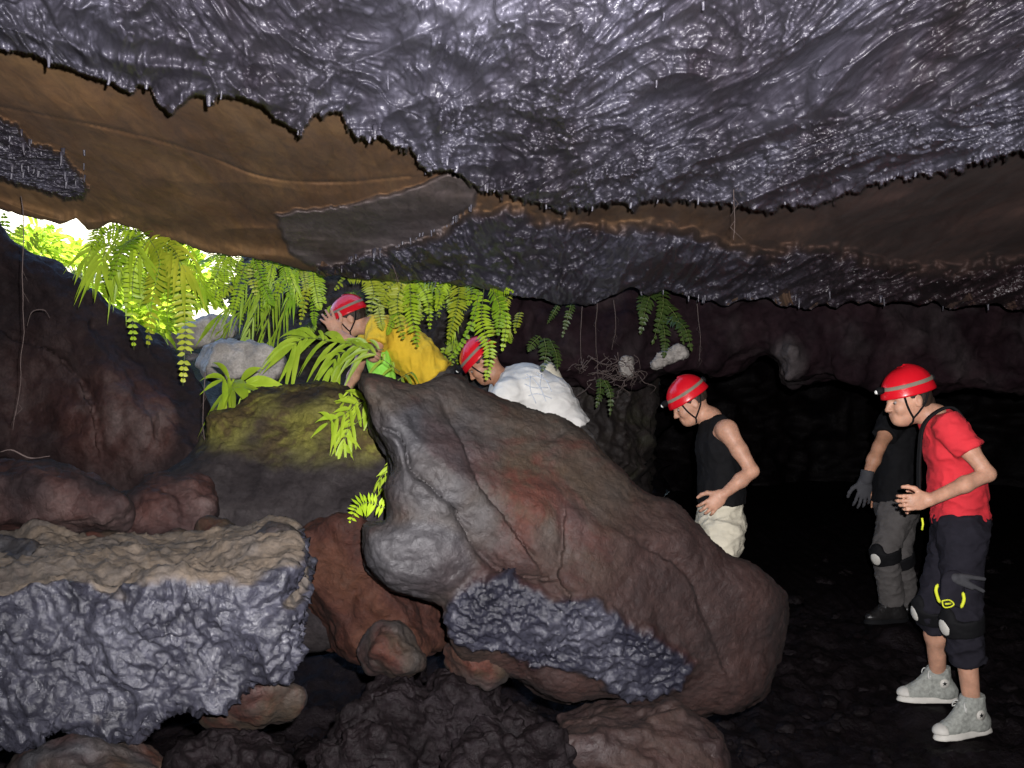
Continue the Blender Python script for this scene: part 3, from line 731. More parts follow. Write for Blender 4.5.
# --- smaller stones
ROCKS = [
 ('boulder', [(290, 560), (310, 535), (345, 520), (372, 530), (400, 590), (440, 600), (452, 640), (400, 655), (340, 650), (300, 632), (292, 600)], 3.35, 0.5, m_red, 'rust red rock wedged below the big slab, right of the grey ledge', 0.05),
 ('rock', [(356, 650), (362, 634), (380, 626), (405, 630), (428, 644), (424, 664), (400, 672), (370, 668)], 3.05, 0.22, m_bould, 'small tan stone in the gap below the rust red rock', 0.05),
 ('rock', [(442, 660), (450, 648), (475, 646), (505, 650), (520, 656), (512, 676), (490, 684), (462, 680)], 2.93, 0.2, m_bould, 'flat brown stone tucked under the grey crust of the big slab', 0.05),
 ('rock', [(202, 706), (222, 696), (260, 688), (296, 690), (302, 700), (290, 716), (255, 728), (215, 722)], 2.62, 0.3, m_bould, 'flat tan stone lying on the dark floor in front of the grey ledge', 0.045),
 ('rock', [(194, 536), (200, 520), (212, 518), (228, 528), (240, 548), (236, 566), (200, 566)], 3.15, 0.12, m_bould, 'little upright pointed grey stone at the back of the tan ledge top', 0.02),
 ('rock', [(140, 552), (160, 540), (185, 536), (205, 543), (212, 556), (205, 572), (150, 572)], 3.2, 0.15, m_bould, 'brownish stone in the middle of the tan ledge top', 0.05),
 ('rock', [(212, 578), (225, 556), (250, 540), (278, 530), (300, 534), (296, 556), (275, 580), (250, 592)], 2.95, 0.3, m_bould, 'pinkish slab at the right end of the tan ledge top', 0.05),
 ('rock', [(66, 548), (84, 534), (112, 532), (134, 545), (132, 570), (76, 574)], 3.25, 0.15, m_bould, 'grey brown lump on the ledge top between two pinkish stones', 0.05),
 ('rock', [(-60, 545), (0, 542), (30, 548), (50, 562), (64, 580), (40, 600), (-60, 600)], 2.95, 0.3, m_bould, 'reddish stone on the ledge top at the left edge', 0.05),
 ('boulder', [(-80, 470), (-20, 462), (40, 468), (90, 480), (120, 500), (130, 530), (90, 548), (20, 545), (-80, 550)], 3.3, 0.4, m_lwall, 'rounded dark brown rock lying behind the ledge at the left edge', 0.08),
 ('boulder', [(108, 520), (125, 495), (165, 478), (200, 482), (216, 505), (205, 545), (150, 560), (112, 545)], 3.4, 0.3, m_lwall, 'dark purplish rock leaning below the left wall rock beside the mossy one', 0.07),
 ('boulder', [(560, 706), (575, 692), (610, 690), (650, 700), (700, 720), (725, 760), (720, 840), (600, 860), (575, 800)], 2.85, 0.5, m_bould, 'dim brown rock at the foot of the big slab, bottom middle', 0.08),
 ('boulder', [(330, 760), (345, 716), (372, 704), (392, 684), (424, 690), (446, 676), (482, 690), (500, 712), (530, 720), (545, 760), (520, 800), (420, 850), (330, 840)], 3.05, 0.5, m_clink, 'rough black lava lump at the bottom, left of the dim brown rock', 0.05),
 ('boulder', [(300, 800), (312, 758), (330, 738), (356, 722), (388, 730), (402, 760), (396, 810)], 2.72, 0.35, m_clink, 'smaller jagged black lava lump at the bottom edge, left of the rough one', 0.03),
 ('boulder', [(452, 800), (462, 748), (490, 728), (520, 738), (552, 734), (572, 756), (566, 810)], 2.75, 0.35, m_clink, 'black clinkery lump at the bottom edge, touching the dim brown rock', 0.03),
 ('rock', [(10, 770), (30, 748), (80, 738), (130, 746), (160, 766), (150, 800), (20, 800)], 2.45, 0.3, m_bould, 'dark brown stone at the bottom left corner below the ledge', 0.05),
 ('rock', [(170, 790), (185, 748), (215, 736), (250, 742), (275, 760), (280, 800)], 2.5, 0.3, m_clink, 'black stone at the bottom below the flat tan one', 0.05),
 ('rock', [(190, 352), (205, 344), (240, 343), (266, 348), (282, 356), (283, 372), (262, 380), (235, 380), (212, 378), (196, 366)], 5.6, 0.45, m_pale, 'angular pale grey block beside the mossy rock under the ferns', 0.04),
 ('rock', [(178, 335), (190, 325), (212, 317), (236, 318), (232, 334), (205, 346), (184, 350)], 6.1, 0.3, m_pale, 'flat cream slab behind the pale grey block', 0.03),
]
for k, (nm, ol, Y0, th, mt, lab, R_) in enumerate(ROCKS):
    crf = (lambda u, v, n, P, z: 0.03*np.abs(perlin(P, 6, 2.0))+0.010*fbm(P, 16, 4)) if mt is not m_clink else (lambda u, v, n, P, z: 0.05*fbm(P, 7, 4, 3.0)+0.02*np.abs(perlin(P, 20))+0.008*fbm(P, 45, 2))
    zf = (lambda u, v, n, P: np.clip(0.35+0.9*fbm(P, 5, 3, 2.0), 0, 1)) if mt is not m_crust else (lambda u, v, n, P: np.clip(0.2+0.6*fbm(P, 7, 3, 2.0), 0, 1))
    r = rock(nm, ol, Y0, th, R=R_, h=0.008 if Y0 < 5 else 0.014, amp=0.025, f=4+k % 3, mat=mt, zone=zf, crust=crf, off=k*3.1, planes=0 if mt is m_clink else 7, painted_dark=(lambda u, v, n, P: np.full(len(u), 0.75)) if 'bottom middle' in lab else None)
    tag(r, lab, 'rock')

# --- loose clinker between the rocks: nobody could count it
def rubble():
    R = np.random.RandomState(12); mb = MB(); zz = []
    ico = []
    import bmesh as _b
    bm = _b.new(); _b.ops.create_icosphere(bm, subdivisions=3, radius=1.0)
    bm.verts.ensure_lookup_table()
    iv = np.array([v.co[:] for v in bm.verts]); it = np.array([[v.index for v in f.verts] for f in bm.faces]); bm.free()
    for k in range(900):
        if k % 3: u = R.uniform(-100, 760); Y = R.uniform(2.5, 4.4)
        else: u = R.uniform(300, 1150); Y = R.uniform(3.9, 8.5)
        x = (u-CX)/F*Y
        z = float(ground_z(x, Y))
        r = R.uniform(0.012, 0.05)*(1.6 if R.rand() < 0.12 else 1)
        v = iv*(1+0.45*fbm(iv+k*3.7, 1.3, 3)[:, None])
        v = v*np.array([R.uniform(0.8, 1.4), R.uniform(0.8, 1.3), R.uniform(0.45, 0.9)])*r
        a = R.uniform(0, 6.28); c_, s_ = math.cos(a), math.sin(a)
        v = np.stack([v[:, 0]*c_-v[:, 1]*s_, v[:, 0]*s_+v[:, 1]*c_, v[:, 2]], -1)
        if any((x-f_[0])**2+(Y-f_[1])**2 < 0.05 for f_ in FOOTHOLDS): continue
        mb.add(v+np.array([x, Y, z+0.2*r+0.01]), it)
    o = mb.build('lava_rubble', m_clink); tag(o, kind='stuff')
rubble()

# --- F: ledge hanging from the roof at the back right, dim
F_OUT = [(500, 270), (600, 280), (780, 276), (900, 285), (1200, 280), (1200, 400), (1040, 392), (960, 388), (905, 384), (880, 388), (850, 380), (826, 374), (806, 377), (795, 380), (784, 378), (778, 362), (762, 352), (740, 360), (715, 372), (690, 366), (660, 372), (640, 384), (615, 380), (600, 392), (575, 384), (545, 388), (505, 372), (480, 330)]
def f_relief(U, V): return 0.10*fbm(np.stack([U/300, V/300, U*0], -1), 5, 3)+0.10*blob(U, V, (790, 365), (16, 22), 0.6)
fl = rock('hanging_ledge', F_OUT, 6.55, 0.8, R=0.12, h=0.018, amp=0.07, f=2.0, relief=f_relief, mat=m_ledge,
          zone=lambda u, v, n, P: np.clip(0.25*fbm(P, 3, 3)+0.5*blob(u, v, (790, 362), (16, 22), 0.5), 0, 1), crust=lambda u, v, n, P, z: 0.05*fbm(P, 4, 5))
tag(fl, 'dim purplish brown ledge of rock hanging from the roof at the back', 'rock ledge')

# ================================================================ outside slope
def outside():
    xs = np.linspace(-16, -1.5, 150); ys = np.linspace(8.5, 26, 120)
    X, Yy = np.meshgrid(xs, ys); P = np.stack([X, Yy, X*0], -1)
    Z = 1.2+0.42*(Yy-8.5)**0.95+0.5*fbm(P, 0.6, 4)
    sheet('hillside', np.stack([X, Yy, Z], -1), m_out)
outside()
print('cave built', round(time.time()-T0, 1))
# ================================================================ ferns and roots
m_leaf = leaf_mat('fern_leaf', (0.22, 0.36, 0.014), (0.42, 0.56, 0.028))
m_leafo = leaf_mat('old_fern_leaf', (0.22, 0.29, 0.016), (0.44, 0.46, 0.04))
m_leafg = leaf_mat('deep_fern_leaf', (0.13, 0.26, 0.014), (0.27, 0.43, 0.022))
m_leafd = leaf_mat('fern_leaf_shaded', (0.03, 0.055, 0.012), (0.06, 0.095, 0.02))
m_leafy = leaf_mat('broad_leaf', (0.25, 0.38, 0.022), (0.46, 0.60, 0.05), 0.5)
m_stem = plain('fern_stem', (0.10, 0.13, 0.03), 0.6)
m_root = plain('dry_root', (0.07, 0.05, 0.045), 0.8)
RF = np.random.RandomState(21)

def leaflet(mb, base, d, s, nrm, L, Wd, droop=0.15, fold=0.25, n=5):
    """one pointed leaflet: midrib with two halves, curved"""
    t = np.linspace(0, 1, n)
    wv = Wd*np.sin(np.pi*np.clip(t*0.9+0.08, 0, 1))**0.8*(1-t**3)
    c = base+d*(L*t)[:, None]-nrm*0*t[:, None]+np.array([0, 0, -1])*(droop*L*t**2)[:, None]
    a = c+s*wv[:, None]+nrm*(fold*wv)[:, None]; b = c-s*wv[:, None]+nrm*(fold*wv)[:, None]
    V = np.concatenate([a, c, b]); q = []
    for i in range(n-1):
        q += [[i, i+1, n+i+1, n+i], [n+i, n+i+1, 2*n+i+1, 2*n+i]]
    mb.add(V, np.array(q))

def frond(parent, ctrl, Y, plen, pairs, kind='sword', mat=None, name='frond', lean=0.0):
    """ctrl: points through which the stalk runs (Y may vary along it by 'lean')"""
    n = max(pairs+2, 10)
    cp = np.array([at(p[0], p[1], Y+lean*i/(len(ctrl)-1)) for i, p in enumerate(ctrl)])
    P = catmull(cp, n*3) if len(cp) > 2 else np.array([cp[0]+(cp[1]-cp[0])*t for t in np.linspace(0, 1, n*3)])
    # gentle bulge toward the viewer's side so that a frond arches
    tt = np.linspace(0, 1, len(P)); P[:, 1] -= 0.10*np.sin(np.pi*tt)*np.linalg.norm(P[-1]-P[0])
    T = np.gradient(P, axis=0); T /= np.linalg.norm(T, axis=1)[:, None]
    fn = np.array([RF.uniform(-0.45, 0.45), -1, RF.uniform(-0.2, 0.5)]); fn /= np.linalg.norm(fn)
    mb = MB(); pl = plen*Y/F; age = RF.uniform(0.8, 1.15); cv = RF.uniform(0.05, 0.3)
    L_ = np.linalg.norm(np.diff(P, axis=0), axis=1).sum()
    for i in range(pairs):
        t = (i+0.8)/pairs*(0.98 if kind == 'sword' else 0.92)
        if kind == 'sword' and t < 0.04: continue
        k = min(int(t*(len(P)-1)), len(P)-2); b = P[k]; tg = T[k]
        S = np.cross(tg, fn); S /= np.linalg.norm(S); nn = np.cross(S, tg)
        if kind == 'sword':
            ln = 1.2*pl*(0.55+0.45*math.sin(min(t*2.6, 1.57)))*(1-t)**0.55*RF.uniform(0.85, 1.1)
            wd = max(0.46*L_/pairs, 0.0022); ang = cv+RF.uniform(-0.12, 0.12); dr = 0.12*age+RF.uniform(0, 0.15); m = 4
        elif kind == 'grass':
            ln = pl*RF.uniform(0.5, 1.0); wd = ln*0.045; ang = 1.3; dr = 0.3; m = 5
        elif kind == 'wide':
            ln = pl*RF.uniform(0.8, 1.15); wd = ln*0.13; ang = RF.uniform(0.1, 1.1); dr = RF.uniform(0.35, 0.7); m = 7
        else:
            ln = pl*(0.62+0.5*math.sin(t*2.6))*RF.uniform(0.8, 1.1); wd = ln*0.075; ang = 0.6+0.6*t+RF.uniform(-0.2, 0.2); dr = RF.uniform(0.5, 1.0); m = 7
        for sg in (-1, 1):
            if RF.rand() < 0.05: continue
            d = S*sg*math.cos(ang)+tg*math.sin(ang)+nn*RF.uniform(-0.2, 0.1)
            d /= np.linalg.norm(d)
            s2 = np.cross(d, nn); s2 /= np.linalg.norm(s2)
            leaflet(mb, b, d, s2, nn, ln, wd, dr, 0.25, m)
    if kind != 'sword':
        leaflet(mb, P[-2], T[-1], np.cross(T[-1], fn), fn, pl*0.9, pl*0.1, 0.25, 0.25, 6)
    o = mb.build(name, mat or m_leaf, None)
    st = MB(); v, f = tube(P, np.linspace(0.0022, 0.0008, len(P))*Y/5.0, 5); st.add(v, f)
    # fronds are local to their plant
    loc = np.array(parent.location)
    for ob, mbb in ((o, mb),):
        co_ = np.concatenate(mbb.V)-loc; ob.data.vertices.foreach_set('co', co_.astype(np.float32).ravel()); ob.data.update(); ob.parent = parent
    st.V = [x-loc for x in st.V]; s_ = st.build('stalk', m_stem, None); s_.parent = o
    return o

FERNS = [
 # name, label, group, depth, mat, list of fronds (points, leaflet length px, pairs, kind)
 ('fern', 'sunlit broad leaved fern spreading like a star in the bright opening at the far left', 4.35, 'y', [
   ([(112, 236), (106, 256), (100, 268)], 38, 4, 'broad'), ([(112, 234), (122, 258), (128, 276)], 34, 4, 'broad'), ([(110, 236), (96, 246), (84, 262)], 26, 4, 'broad'), ([(115, 228), (132, 240), (145, 262)], 30, 4, 'broad')]),
 ('fern', 'tall bright fern whose long toothed fronds hang lowest over the left wall rock', 4.2, 'l', [
   ([(148, 236), (163, 262), (156, 300), (148, 348)], 20, 24, 'sword'), ([(152, 238), (182, 262), (190, 320), (183, 386)], 17, 32, 'sword'), ([(150, 236), (140, 262), (136, 300), (134, 350)], 14, 24, 'sword'),
   ([(146, 232), (128, 248), (110, 280)], 16, 16, 'sword'), ([(158, 240), (176, 250), (186, 272)], 34, 5, 'broad'), ([(154, 240), (166, 280), (170, 338)], 16, 22, 'sword'), ([(140, 230), (112, 232), (92, 250)], 15, 16, 'sword')]),
 ('fern', 'thin fern with feathery fronds against the dark rock right of the bright opening', 5.6, 'l', [
   ([(240, 262), (222, 278), (203, 284)], 9, 14, 'sword'), ([(244, 266), (228, 290), (208, 302)], 8, 14, 'sword'), ([(246, 262), (240, 290), (232, 316)], 10, 16, 'sword'), ([(232, 258), (226, 275), (220, 300)], 9, 14, 'sword'), ([(215, 255), (205, 262), (195, 268)], 8, 10, 'sword')]),
 ('grass_tuft', 'tuft of long narrow grassy leaves growing behind the pale grey block', 5.9, 'y', [
   ([(262, 268), (252, 300), (225, 330)], 40, 5, 'grass'), ([(270, 265), (262, 300), (246, 340)], 44, 6, 'grass'), ([(285, 270), (276, 300), (262, 345)], 40, 6, 'grass'), ([(250, 275), (240, 300), (214, 322)], 36, 5, 'grass'), ([(292, 290), (284, 320), (268, 350)], 34, 6, 'grass')]),
 ('fern', 'green fern hanging from the roof lip just left of the man in yellow', 5.3, 'l', [
   ([(292, 262), (300, 275), (292, 300)], 22, 5, 'broad'), ([(312, 268), (308, 290), (300, 326)], 9, 18, 'sword'), ([(318, 274), (320, 290), (318, 308)], 9, 12, 'sword'), ([(276, 260), (268, 280), (262, 312)], 10, 16, 'sword'), ([(258, 258), (254, 275), (256, 296)], 10, 12, 'sword'), ([(300, 264), (284, 280), (276, 300)], 10, 12, 'sword')]),
 ('fern', 'fern arching over the red helmet of the man in yellow', 5.4, 'l', [
   ([(372, 280), (352, 276), (334, 290)], 10, 14, 'sword'), ([(370, 278), (374, 292), (370, 312)], 14, 10, 'sword'), ([(382, 282), (388, 294), (386, 308)], 12, 10, 'sword')]),
 ('fern', 'fern with two long fronds hanging in front of the yellow shirt', 5.2, 'l', [
   ([(410, 280), (412, 310), (418, 348)], 13, 20, 'sword'), ([(402, 282), (398, 306), (404, 340)], 12, 16, 'sword'), ([(418, 282), (428, 300), (430, 330)], 9, 16, 'sword'), ([(398, 280), (388, 290), (382, 304)], 12, 8, 'sword'), ([(424, 280), (440, 292), (436, 312)], 8, 12, 'sword')]),
 ('fern', 'single wide toothed frond hanging between the yellow and the white shirt', 5.1, 'l', [
   ([(459, 279), (458, 305), (448, 340)], 15, 20, 'sword'), ([(446, 279), (440, 292), (438, 308)], 10, 12, 'sword'), ([(468, 280), (472, 292), (468, 306)], 10, 10, 'sword')]),
 ('fern', 'fern with a long bright frond falling across the helmet of the man in white', 5.0, 'l', [
   ([(484, 288), (482, 320), (490, 350), (486, 382)], 12, 26, 'sword'), ([(492, 288), (500, 308), (498, 336)], 12, 16, 'sword'), ([(490, 288), (502, 290), (514, 292)], 7, 12, 'sword'), ([(480, 290), (470, 330), (449, 362)], 6, 16, 'sword'), ([(496, 292), (506, 320), (502, 352)], 8, 14, 'sword')]),
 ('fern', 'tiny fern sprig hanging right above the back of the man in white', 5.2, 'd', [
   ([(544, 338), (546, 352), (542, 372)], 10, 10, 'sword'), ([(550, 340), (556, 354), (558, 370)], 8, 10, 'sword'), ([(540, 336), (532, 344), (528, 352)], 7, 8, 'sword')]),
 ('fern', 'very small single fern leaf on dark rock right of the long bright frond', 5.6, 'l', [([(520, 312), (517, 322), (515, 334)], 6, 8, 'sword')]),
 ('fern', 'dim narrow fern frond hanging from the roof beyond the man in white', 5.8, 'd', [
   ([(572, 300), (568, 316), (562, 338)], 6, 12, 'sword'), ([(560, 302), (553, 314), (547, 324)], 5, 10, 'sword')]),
 ('leafy_plant', 'plant with long drooping finger leaves in front of the man in yellow', 4.9, 'y', [
   ([(384, 350), (350, 345), (310, 336)], 40, 8, 'broad'), ([(330, 342), (308, 338), (292, 346)], 42, 5, 'broad'), ([(400, 372), (372, 352), (345, 342)], 28, 6, 'broad'), ([(350, 350), (338, 356), (330, 372)], 30, 4, 'broad'), ([(412, 372), (404, 376), (396, 384)], 24, 4, 'broad')]),
 ('leafy_plant', 'small bright star shaped plant on the edge of the mossy rock', 4.2, 'y', [
   ([(236, 380), (234, 384), (233, 390)], 44, 3, 'wide'), ([(238, 380), (230, 378), (222, 380)], 34, 3, 'wide'), ([(238, 380), (246, 382), (252, 388)], 42, 3, 'wide')]),
 ('leafy_plant', 'loose stem of small bright leaves beside the tip of the big slab', 3.7, 'y', [
   ([(366, 392), (348, 412), (326, 424)], 24, 6, 'wide'), ([(372, 398), (356, 404), (340, 402)], 22, 4, 'wide'), ([(360, 420), (348, 432), (344, 448)], 18, 4, 'wide'), ([(368, 396), (352, 420), (342, 446)], 20, 5, 'broad'), ([(352, 386), (348, 398), (342, 412)], 20, 4, 'broad'), ([(370, 400), (372, 424), (366, 434)], 16, 5, 'broad'), ([(372, 410), (378, 430), (374, 444)], 12, 4, 'broad')]),
 ('leafy_plant', 'little sprig of green leaves growing from the slab edge above the curled frond', 3.4, 'y', [
   ([(398, 456), (388, 474), (384, 492)], 14, 6, 'wide'), ([(396, 458), (384, 474), (378, 484)], 10, 4, 'broad')]),
 ('fern', 'single pale curled fern frond sticking out left of the grey knob of the slab', 3.1, 'l', [([(385, 508), (370, 502), (358, 506), (350, 524)], 15, 14, 'sword')]),
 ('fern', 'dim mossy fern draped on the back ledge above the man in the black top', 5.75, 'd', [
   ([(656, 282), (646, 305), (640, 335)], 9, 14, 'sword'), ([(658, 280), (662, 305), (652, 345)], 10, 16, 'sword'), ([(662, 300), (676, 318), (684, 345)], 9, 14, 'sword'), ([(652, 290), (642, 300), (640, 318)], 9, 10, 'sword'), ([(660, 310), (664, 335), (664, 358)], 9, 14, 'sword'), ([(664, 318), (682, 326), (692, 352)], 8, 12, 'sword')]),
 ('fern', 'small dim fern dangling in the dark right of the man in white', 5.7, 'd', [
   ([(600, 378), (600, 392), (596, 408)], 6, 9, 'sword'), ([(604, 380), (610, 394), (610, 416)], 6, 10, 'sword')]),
 ('fern', 'bright fern standing in the sunlit gap at the very left edge', 6.0, 'y', [
   ([(6, 250), (8, 232), (4, 212)], 14, 10, 'sword'), ([(12, 262), (18, 242), (22, 224)], 12, 10, 'sword'), ([(20, 268), (34, 250), (38, 232)], 14, 10, 'sword')]),
]
MM = {'y': m_leafy, 'l': m_leaf, 'd': m_leafd}
for nm, lab, Y, mk, fr in FERNS:
    a = fr[0][0][0]; e = empty(nm, at(a[0], a[1], Y))
    tag(e, lab, 'fern' if nm == 'fern' else ('grass' if nm == 'grass_tuft' else 'plant'))
    for i, (pts, pl, pr, kd) in enumerate(fr):
        frond(e, pts, Y+RF.uniform(-0.06, 0.06), pl, pr, kd, MM[mk] if mk != 'l' else [m_leaf, m_leaf, m_leafg, m_leafo][RF.randint(4)], 'frond' if nm == 'fern' else 'leaf', lean=RF.uniform(-0.25, 0.1))

# small growth on the shaft wall behind the climbers (many little fronds, each plant its own thing)
for k in range(26):
    u = RF.uniform(205, 560); v = RF.uniform(268, 350)
    if 320 < u < 450 and v > 310: v -= 40
    Y = 6.75+RF.uniform(-0.1, 0.2)
    e = empty('wall_fern', at(u, v, Y)); tag(e, 'small dull green fern growing on the dark rock behind the climbers', 'fern', 'little ferns on the rock behind the climbers')
    for j in range(3):
        dx = RF.uniform(-16, 16); dy = RF.uniform(14, 32)
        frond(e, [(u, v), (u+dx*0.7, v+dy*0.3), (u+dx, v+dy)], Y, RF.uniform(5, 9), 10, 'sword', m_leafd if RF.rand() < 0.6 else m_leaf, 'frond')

# shrubs outside in the full sun
def shrub(c, r, lab, n=520, L=0.16, mat=None):
    e = empty('shrub', c); tag(e, lab, 'shrub')
    mb = MB(); R = np.random.RandomState(int(abs(c[0])*100))
    for k in range(n):
        d = R.normal(size=3); d /= np.linalg.norm(d); d[2] = abs(d[2])
        b = d*np.array(r)*R.uniform(0.35, 1.0)
        dd = d+R.normal(size=3)*0.5; dd /= np.linalg.norm(dd); s = np.cross(dd, R.normal(size=3)); s /= np.linalg.norm(s)
        leaflet(mb, b, dd, s, np.cross(s, dd), L*R.uniform(0.6, 1.3), L*0.17, 0.4, 0.2, 4)
    mb.build('foliage', mat or m_leafy, e)
    st = MB()
    for k in range(9):
        d = np.array([R.uniform(-0.7, 0.7), R.uniform(-0.7, 0.7), 1]); pts = [np.array([0, 0, -0.25])+d*np.array(r)*t for t in (0, 0.3, 0.6, 0.85)]
        v, f = tube(pts, [0.02, 0.015, 0.01, 0.005], 5); st.add(v, f)
    st.build('stem', m_stem, e)
shrub(at(38, 262, 10.5), (0.35, 0.4, 0.40), 'yellow green shrub in blinding sunlight seen through the left end of the opening')
shrub(at(78, 262, 12.0), (0.28, 0.4, 0.26), 'smaller sunlit shrub with brownish leaves in the middle of the opening', 300)
shrub(at(172, 300, 9.6), (0.45, 0.4, 0.6), 'bright green shrub just outside, right end of the opening behind the tall fern', 600, 0.2)
shrub(at(120, 330, 8.6), (0.55, 0.4, 0.45), 'bright low shrub at the top edge of the left wall rock', 500, 0.2)

# the dense curtain of growth along the roof lip
def curtain(x0, x1, n, Y, lab, mats, long=(28, 60), pl=(9, 15), grp='ferns hanging in a curtain along the roof lip'):
    e = empty('fern', at((x0+x1)/2, 262, Y)); tag(e, lab, 'fern', grp)
    for j in range(n):
        u = RF.uniform(x0, x1); v = float(np.interp(u, [p[0] for p in LIP], [p[1] for p in LIP]))-3
        L = RF.uniform(*long); dx = RF.uniform(-0.45, 0.45)*L
        frond(e, [(u, v), (u+dx*0.35, v+L*0.35), (u+dx*0.8, v+L*0.8), (u+dx*1.05, v+L)], Y+RF.uniform(-0.1, 0.25), RF.uniform(*pl), int(12+L/5), 'sword' if RF.rand() < 0.8 else 'broad', mats[RF.randint(len(mats))])
BR = [m_leafy, m_leaf, m_leafy]
curtain(70, 112, 2, 4.5, 'bright feathery ferns filling the left part of the daylit opening', BR, (30, 70), (12, 18))
curtain(112, 160, 8, 4.5, 'bright crowded ferns in the middle of the daylit opening', BR, (50, 100), (12, 19))
curtain(160, 212, 7, 4.6, 'bright crowded ferns at the right end of the daylit opening', BR, (40, 95), (10, 17))
curtain(212, 262, 9, 4.95, 'greener ferns against dark rock between the opening and the broad hanging fern', [m_leaf, m_leafg, m_leafo], (26, 60), (6, 10))
curtain(262, 322, 9, 5.2, 'greener ferns under the roof lip above the grassy tuft', [m_leaf, m_leafg, m_leafo], (24, 60), (6, 10))
curtain(370, 450, 11, 5.6, 'short ferns crowding the roof lip above the back of the man in yellow', [m_leaf, m_leafg, m_leafo], (22, 58), (6, 10))
curtain(450, 512, 8, 5.55, 'short ferns crowding the roof lip above the man in white', [m_leaf, m_leafg, m_leafo], (20, 60), (6, 9))

# hanging roots
ROOTS = [([(21, 196), (24, 290), (20, 380), (14, 430)], 3.55, 'long thin root hanging in front of the left wall rock'),
         ([(205, 372), (203, 410), (206, 464)], 3.9, 'thin pale root hanging at the left edge of the mossy rock'),
         ([(733, 120), (735, 190), (733, 240)], 3.1, 'fine root hanging from the roof right of centre'),
         ([(598, 296), (596, 330), (599, 388)], 5.9, 'thin root hanging in the dark, longest right of the man in white'),
         ([(583, 300), (580, 340), (583, 372)], 5.9, 'short thin root hanging just above the back of the man in white'),
         ([(614, 300), (616, 325), (612, 350)], 5.9, 'thin root hanging left of the dim mossy fern'),
         ([(390, 260), (394, 270), (398, 282)], 4.6, 'curly little root at the roof lip above the man in yellow'),
         ([(697, 300), (700, 335), (699, 362)], 5.9, 'thin root hanging from the back ledge above the man in the black top')]
for pts, Y, lab in ROOTS:
    cp = catmull([at(p[0], p[1], Y) for p in pts], 26)
    cp[:, 0] += 0.006*perlin(cp, 9.0); cp[:, 1] += 0.02*perlin(cp, 5.0, 9)
    mb = MB(); v, f = tube(cp, np.linspace(0.0022, 0.0009, 26)*Y/4, 5); mb.add(v, f)
    for j in range(4):
        i = RF.randint(6, 24); q = [cp[i], cp[i]+np.array([RF.uniform(-.02, .02), 0, -0.02]), cp[i]+np.array([RF.uniform(-.035, .035), 0, -0.06])]
        v, f = tube(q, [0.0009, 0.0007, 0.0004], 4); mb.add(v, f)
    o = mb.build('hanging_root', m_root, origin=cp[0]); tag(o, lab, 'root')
# roots and dry twigs tangled on the ledge at the back, above and right of the man in white
mb = MB()
for k in range(46):
    u, v = RF.uniform(575, 640), RF.uniform(352, 385)
    p0 = at(u, v, 5.95); pts = [p0]
    for j in range(5): pts.append(pts[-1]+np.array([RF.uniform(-.05, .05), RF.uniform(-.03, .03), RF.uniform(-.045, .02)]))
    a, f = tube(catmull(pts, 12), np.linspace(0.003, 0.001, 12), 5); mb.add(a, f)
o = mb.build('root_tangle', m_root); tag(o, 'tangle of dry roots below the ledge right of the man in white', 'roots')
# dead leaves / stalks on the left
for pts, Y, lab in [([(0, 452), (12, 450), (30, 458), (50, 456)], 3.1, 'pale dry fern stalk lying on the rocks at the left edge'),
                    ([(27, 326), (32, 312), (44, 310), (50, 318)], 4.28, 'small curled dry leaf stalk stuck on the left wall rock'),
                    ([(188, 458), (196, 462), (206, 466)], 3.9, 'short white twig at the foot of the thin pale root')]:
    cp = catmull([at(p[0], p[1], Y) for p in pts], 14); v, f = tube(cp, [0.0015]*4+[0.0025]*6+[0.001]*4, 5)
    m_ = MB(); m_.add(v, f); o = m_.build('twig', m_root, origin=cp[0]); tag(o, lab, 'twig')
# white bits of peeled lime and a pale cone on the back ledge
for ol, Y, lab in [([(650, 364), (658, 356), (668, 350), (680, 346), (688, 350), (684, 358), (672, 362), (660, 368)], 6.0, 'white flaky stone on the ledge above the helmet of the man in black'),
                   ([(620, 362), (628, 356), (634, 364), (630, 374), (622, 372)], 6.0, 'little whitish stone in the tangle of roots')]:
    r = rock('rock', ol, Y, 0.08, R=0.02, h=0.008, amp=0.02, f=12, mat=m_pale, crust=lambda u, v, n, P, z: 0.012*crinkle(P, 25)); tag(r, lab, 'rock')
print('plants', round(time.time()-T0, 1))
# ================================================================ people
m_skin = plain('skin', (0.50, 0.27, 0.18), 0.5, bump=0.25, bscale=220, var=0.22, sss=0.08, spec=0.4, vscale=22)
m_skin2 = plain('tanned_skin', (0.40, 0.20, 0.12), 0.5, bump=0.25, bscale=220, var=0.22, sss=0.08, spec=0.4, vscale=22)
m_hair = plain('dark_hair', (0.03, 0.018, 0.012), 0.55, bump=0.8, bscale=260, var=0.3)
m_helm = plain('red_plastic', (0.62, 0.008, 0.018), 0.28, var=0.04, coat=0.25, bump=0.03, bscale=300)
m_band = plain('elastic_band', (0.20, 0.17, 0.13), 0.8, bump=0.2, bscale=500)
m_blk = plain('black_webbing', (0.005, 0.005, 0.006), 0.8, spec=0.2)
m_chrome = plain('lamp_silver', (0.6, 0.6, 0.6), 0.25, metal=0.8)
m_lens = plain('lamp_lens', (0.75, 0.75, 0.72), 0.15, coat=0.5)
m_red = plain('red_cotton', (0.62, 0.024, 0.036), 0.85, bump=0.5, bscale=420, var=0.16, vscale=9)
m_yel = plain('yellow_cotton', (0.72, 0.47, 0.025), 0.85, bump=0.5, bscale=420, var=0.18, vscale=9)
m_green = plain('green_fabric', (0.30, 0.75, 0.08), 0.8, bump=0.3, bscale=300, var=0.06)
m_white = plain('white_cotton', (0.68, 0.67, 0.64), 0.88, bump=0.5, bscale=420, var=0.14, vscale=9)
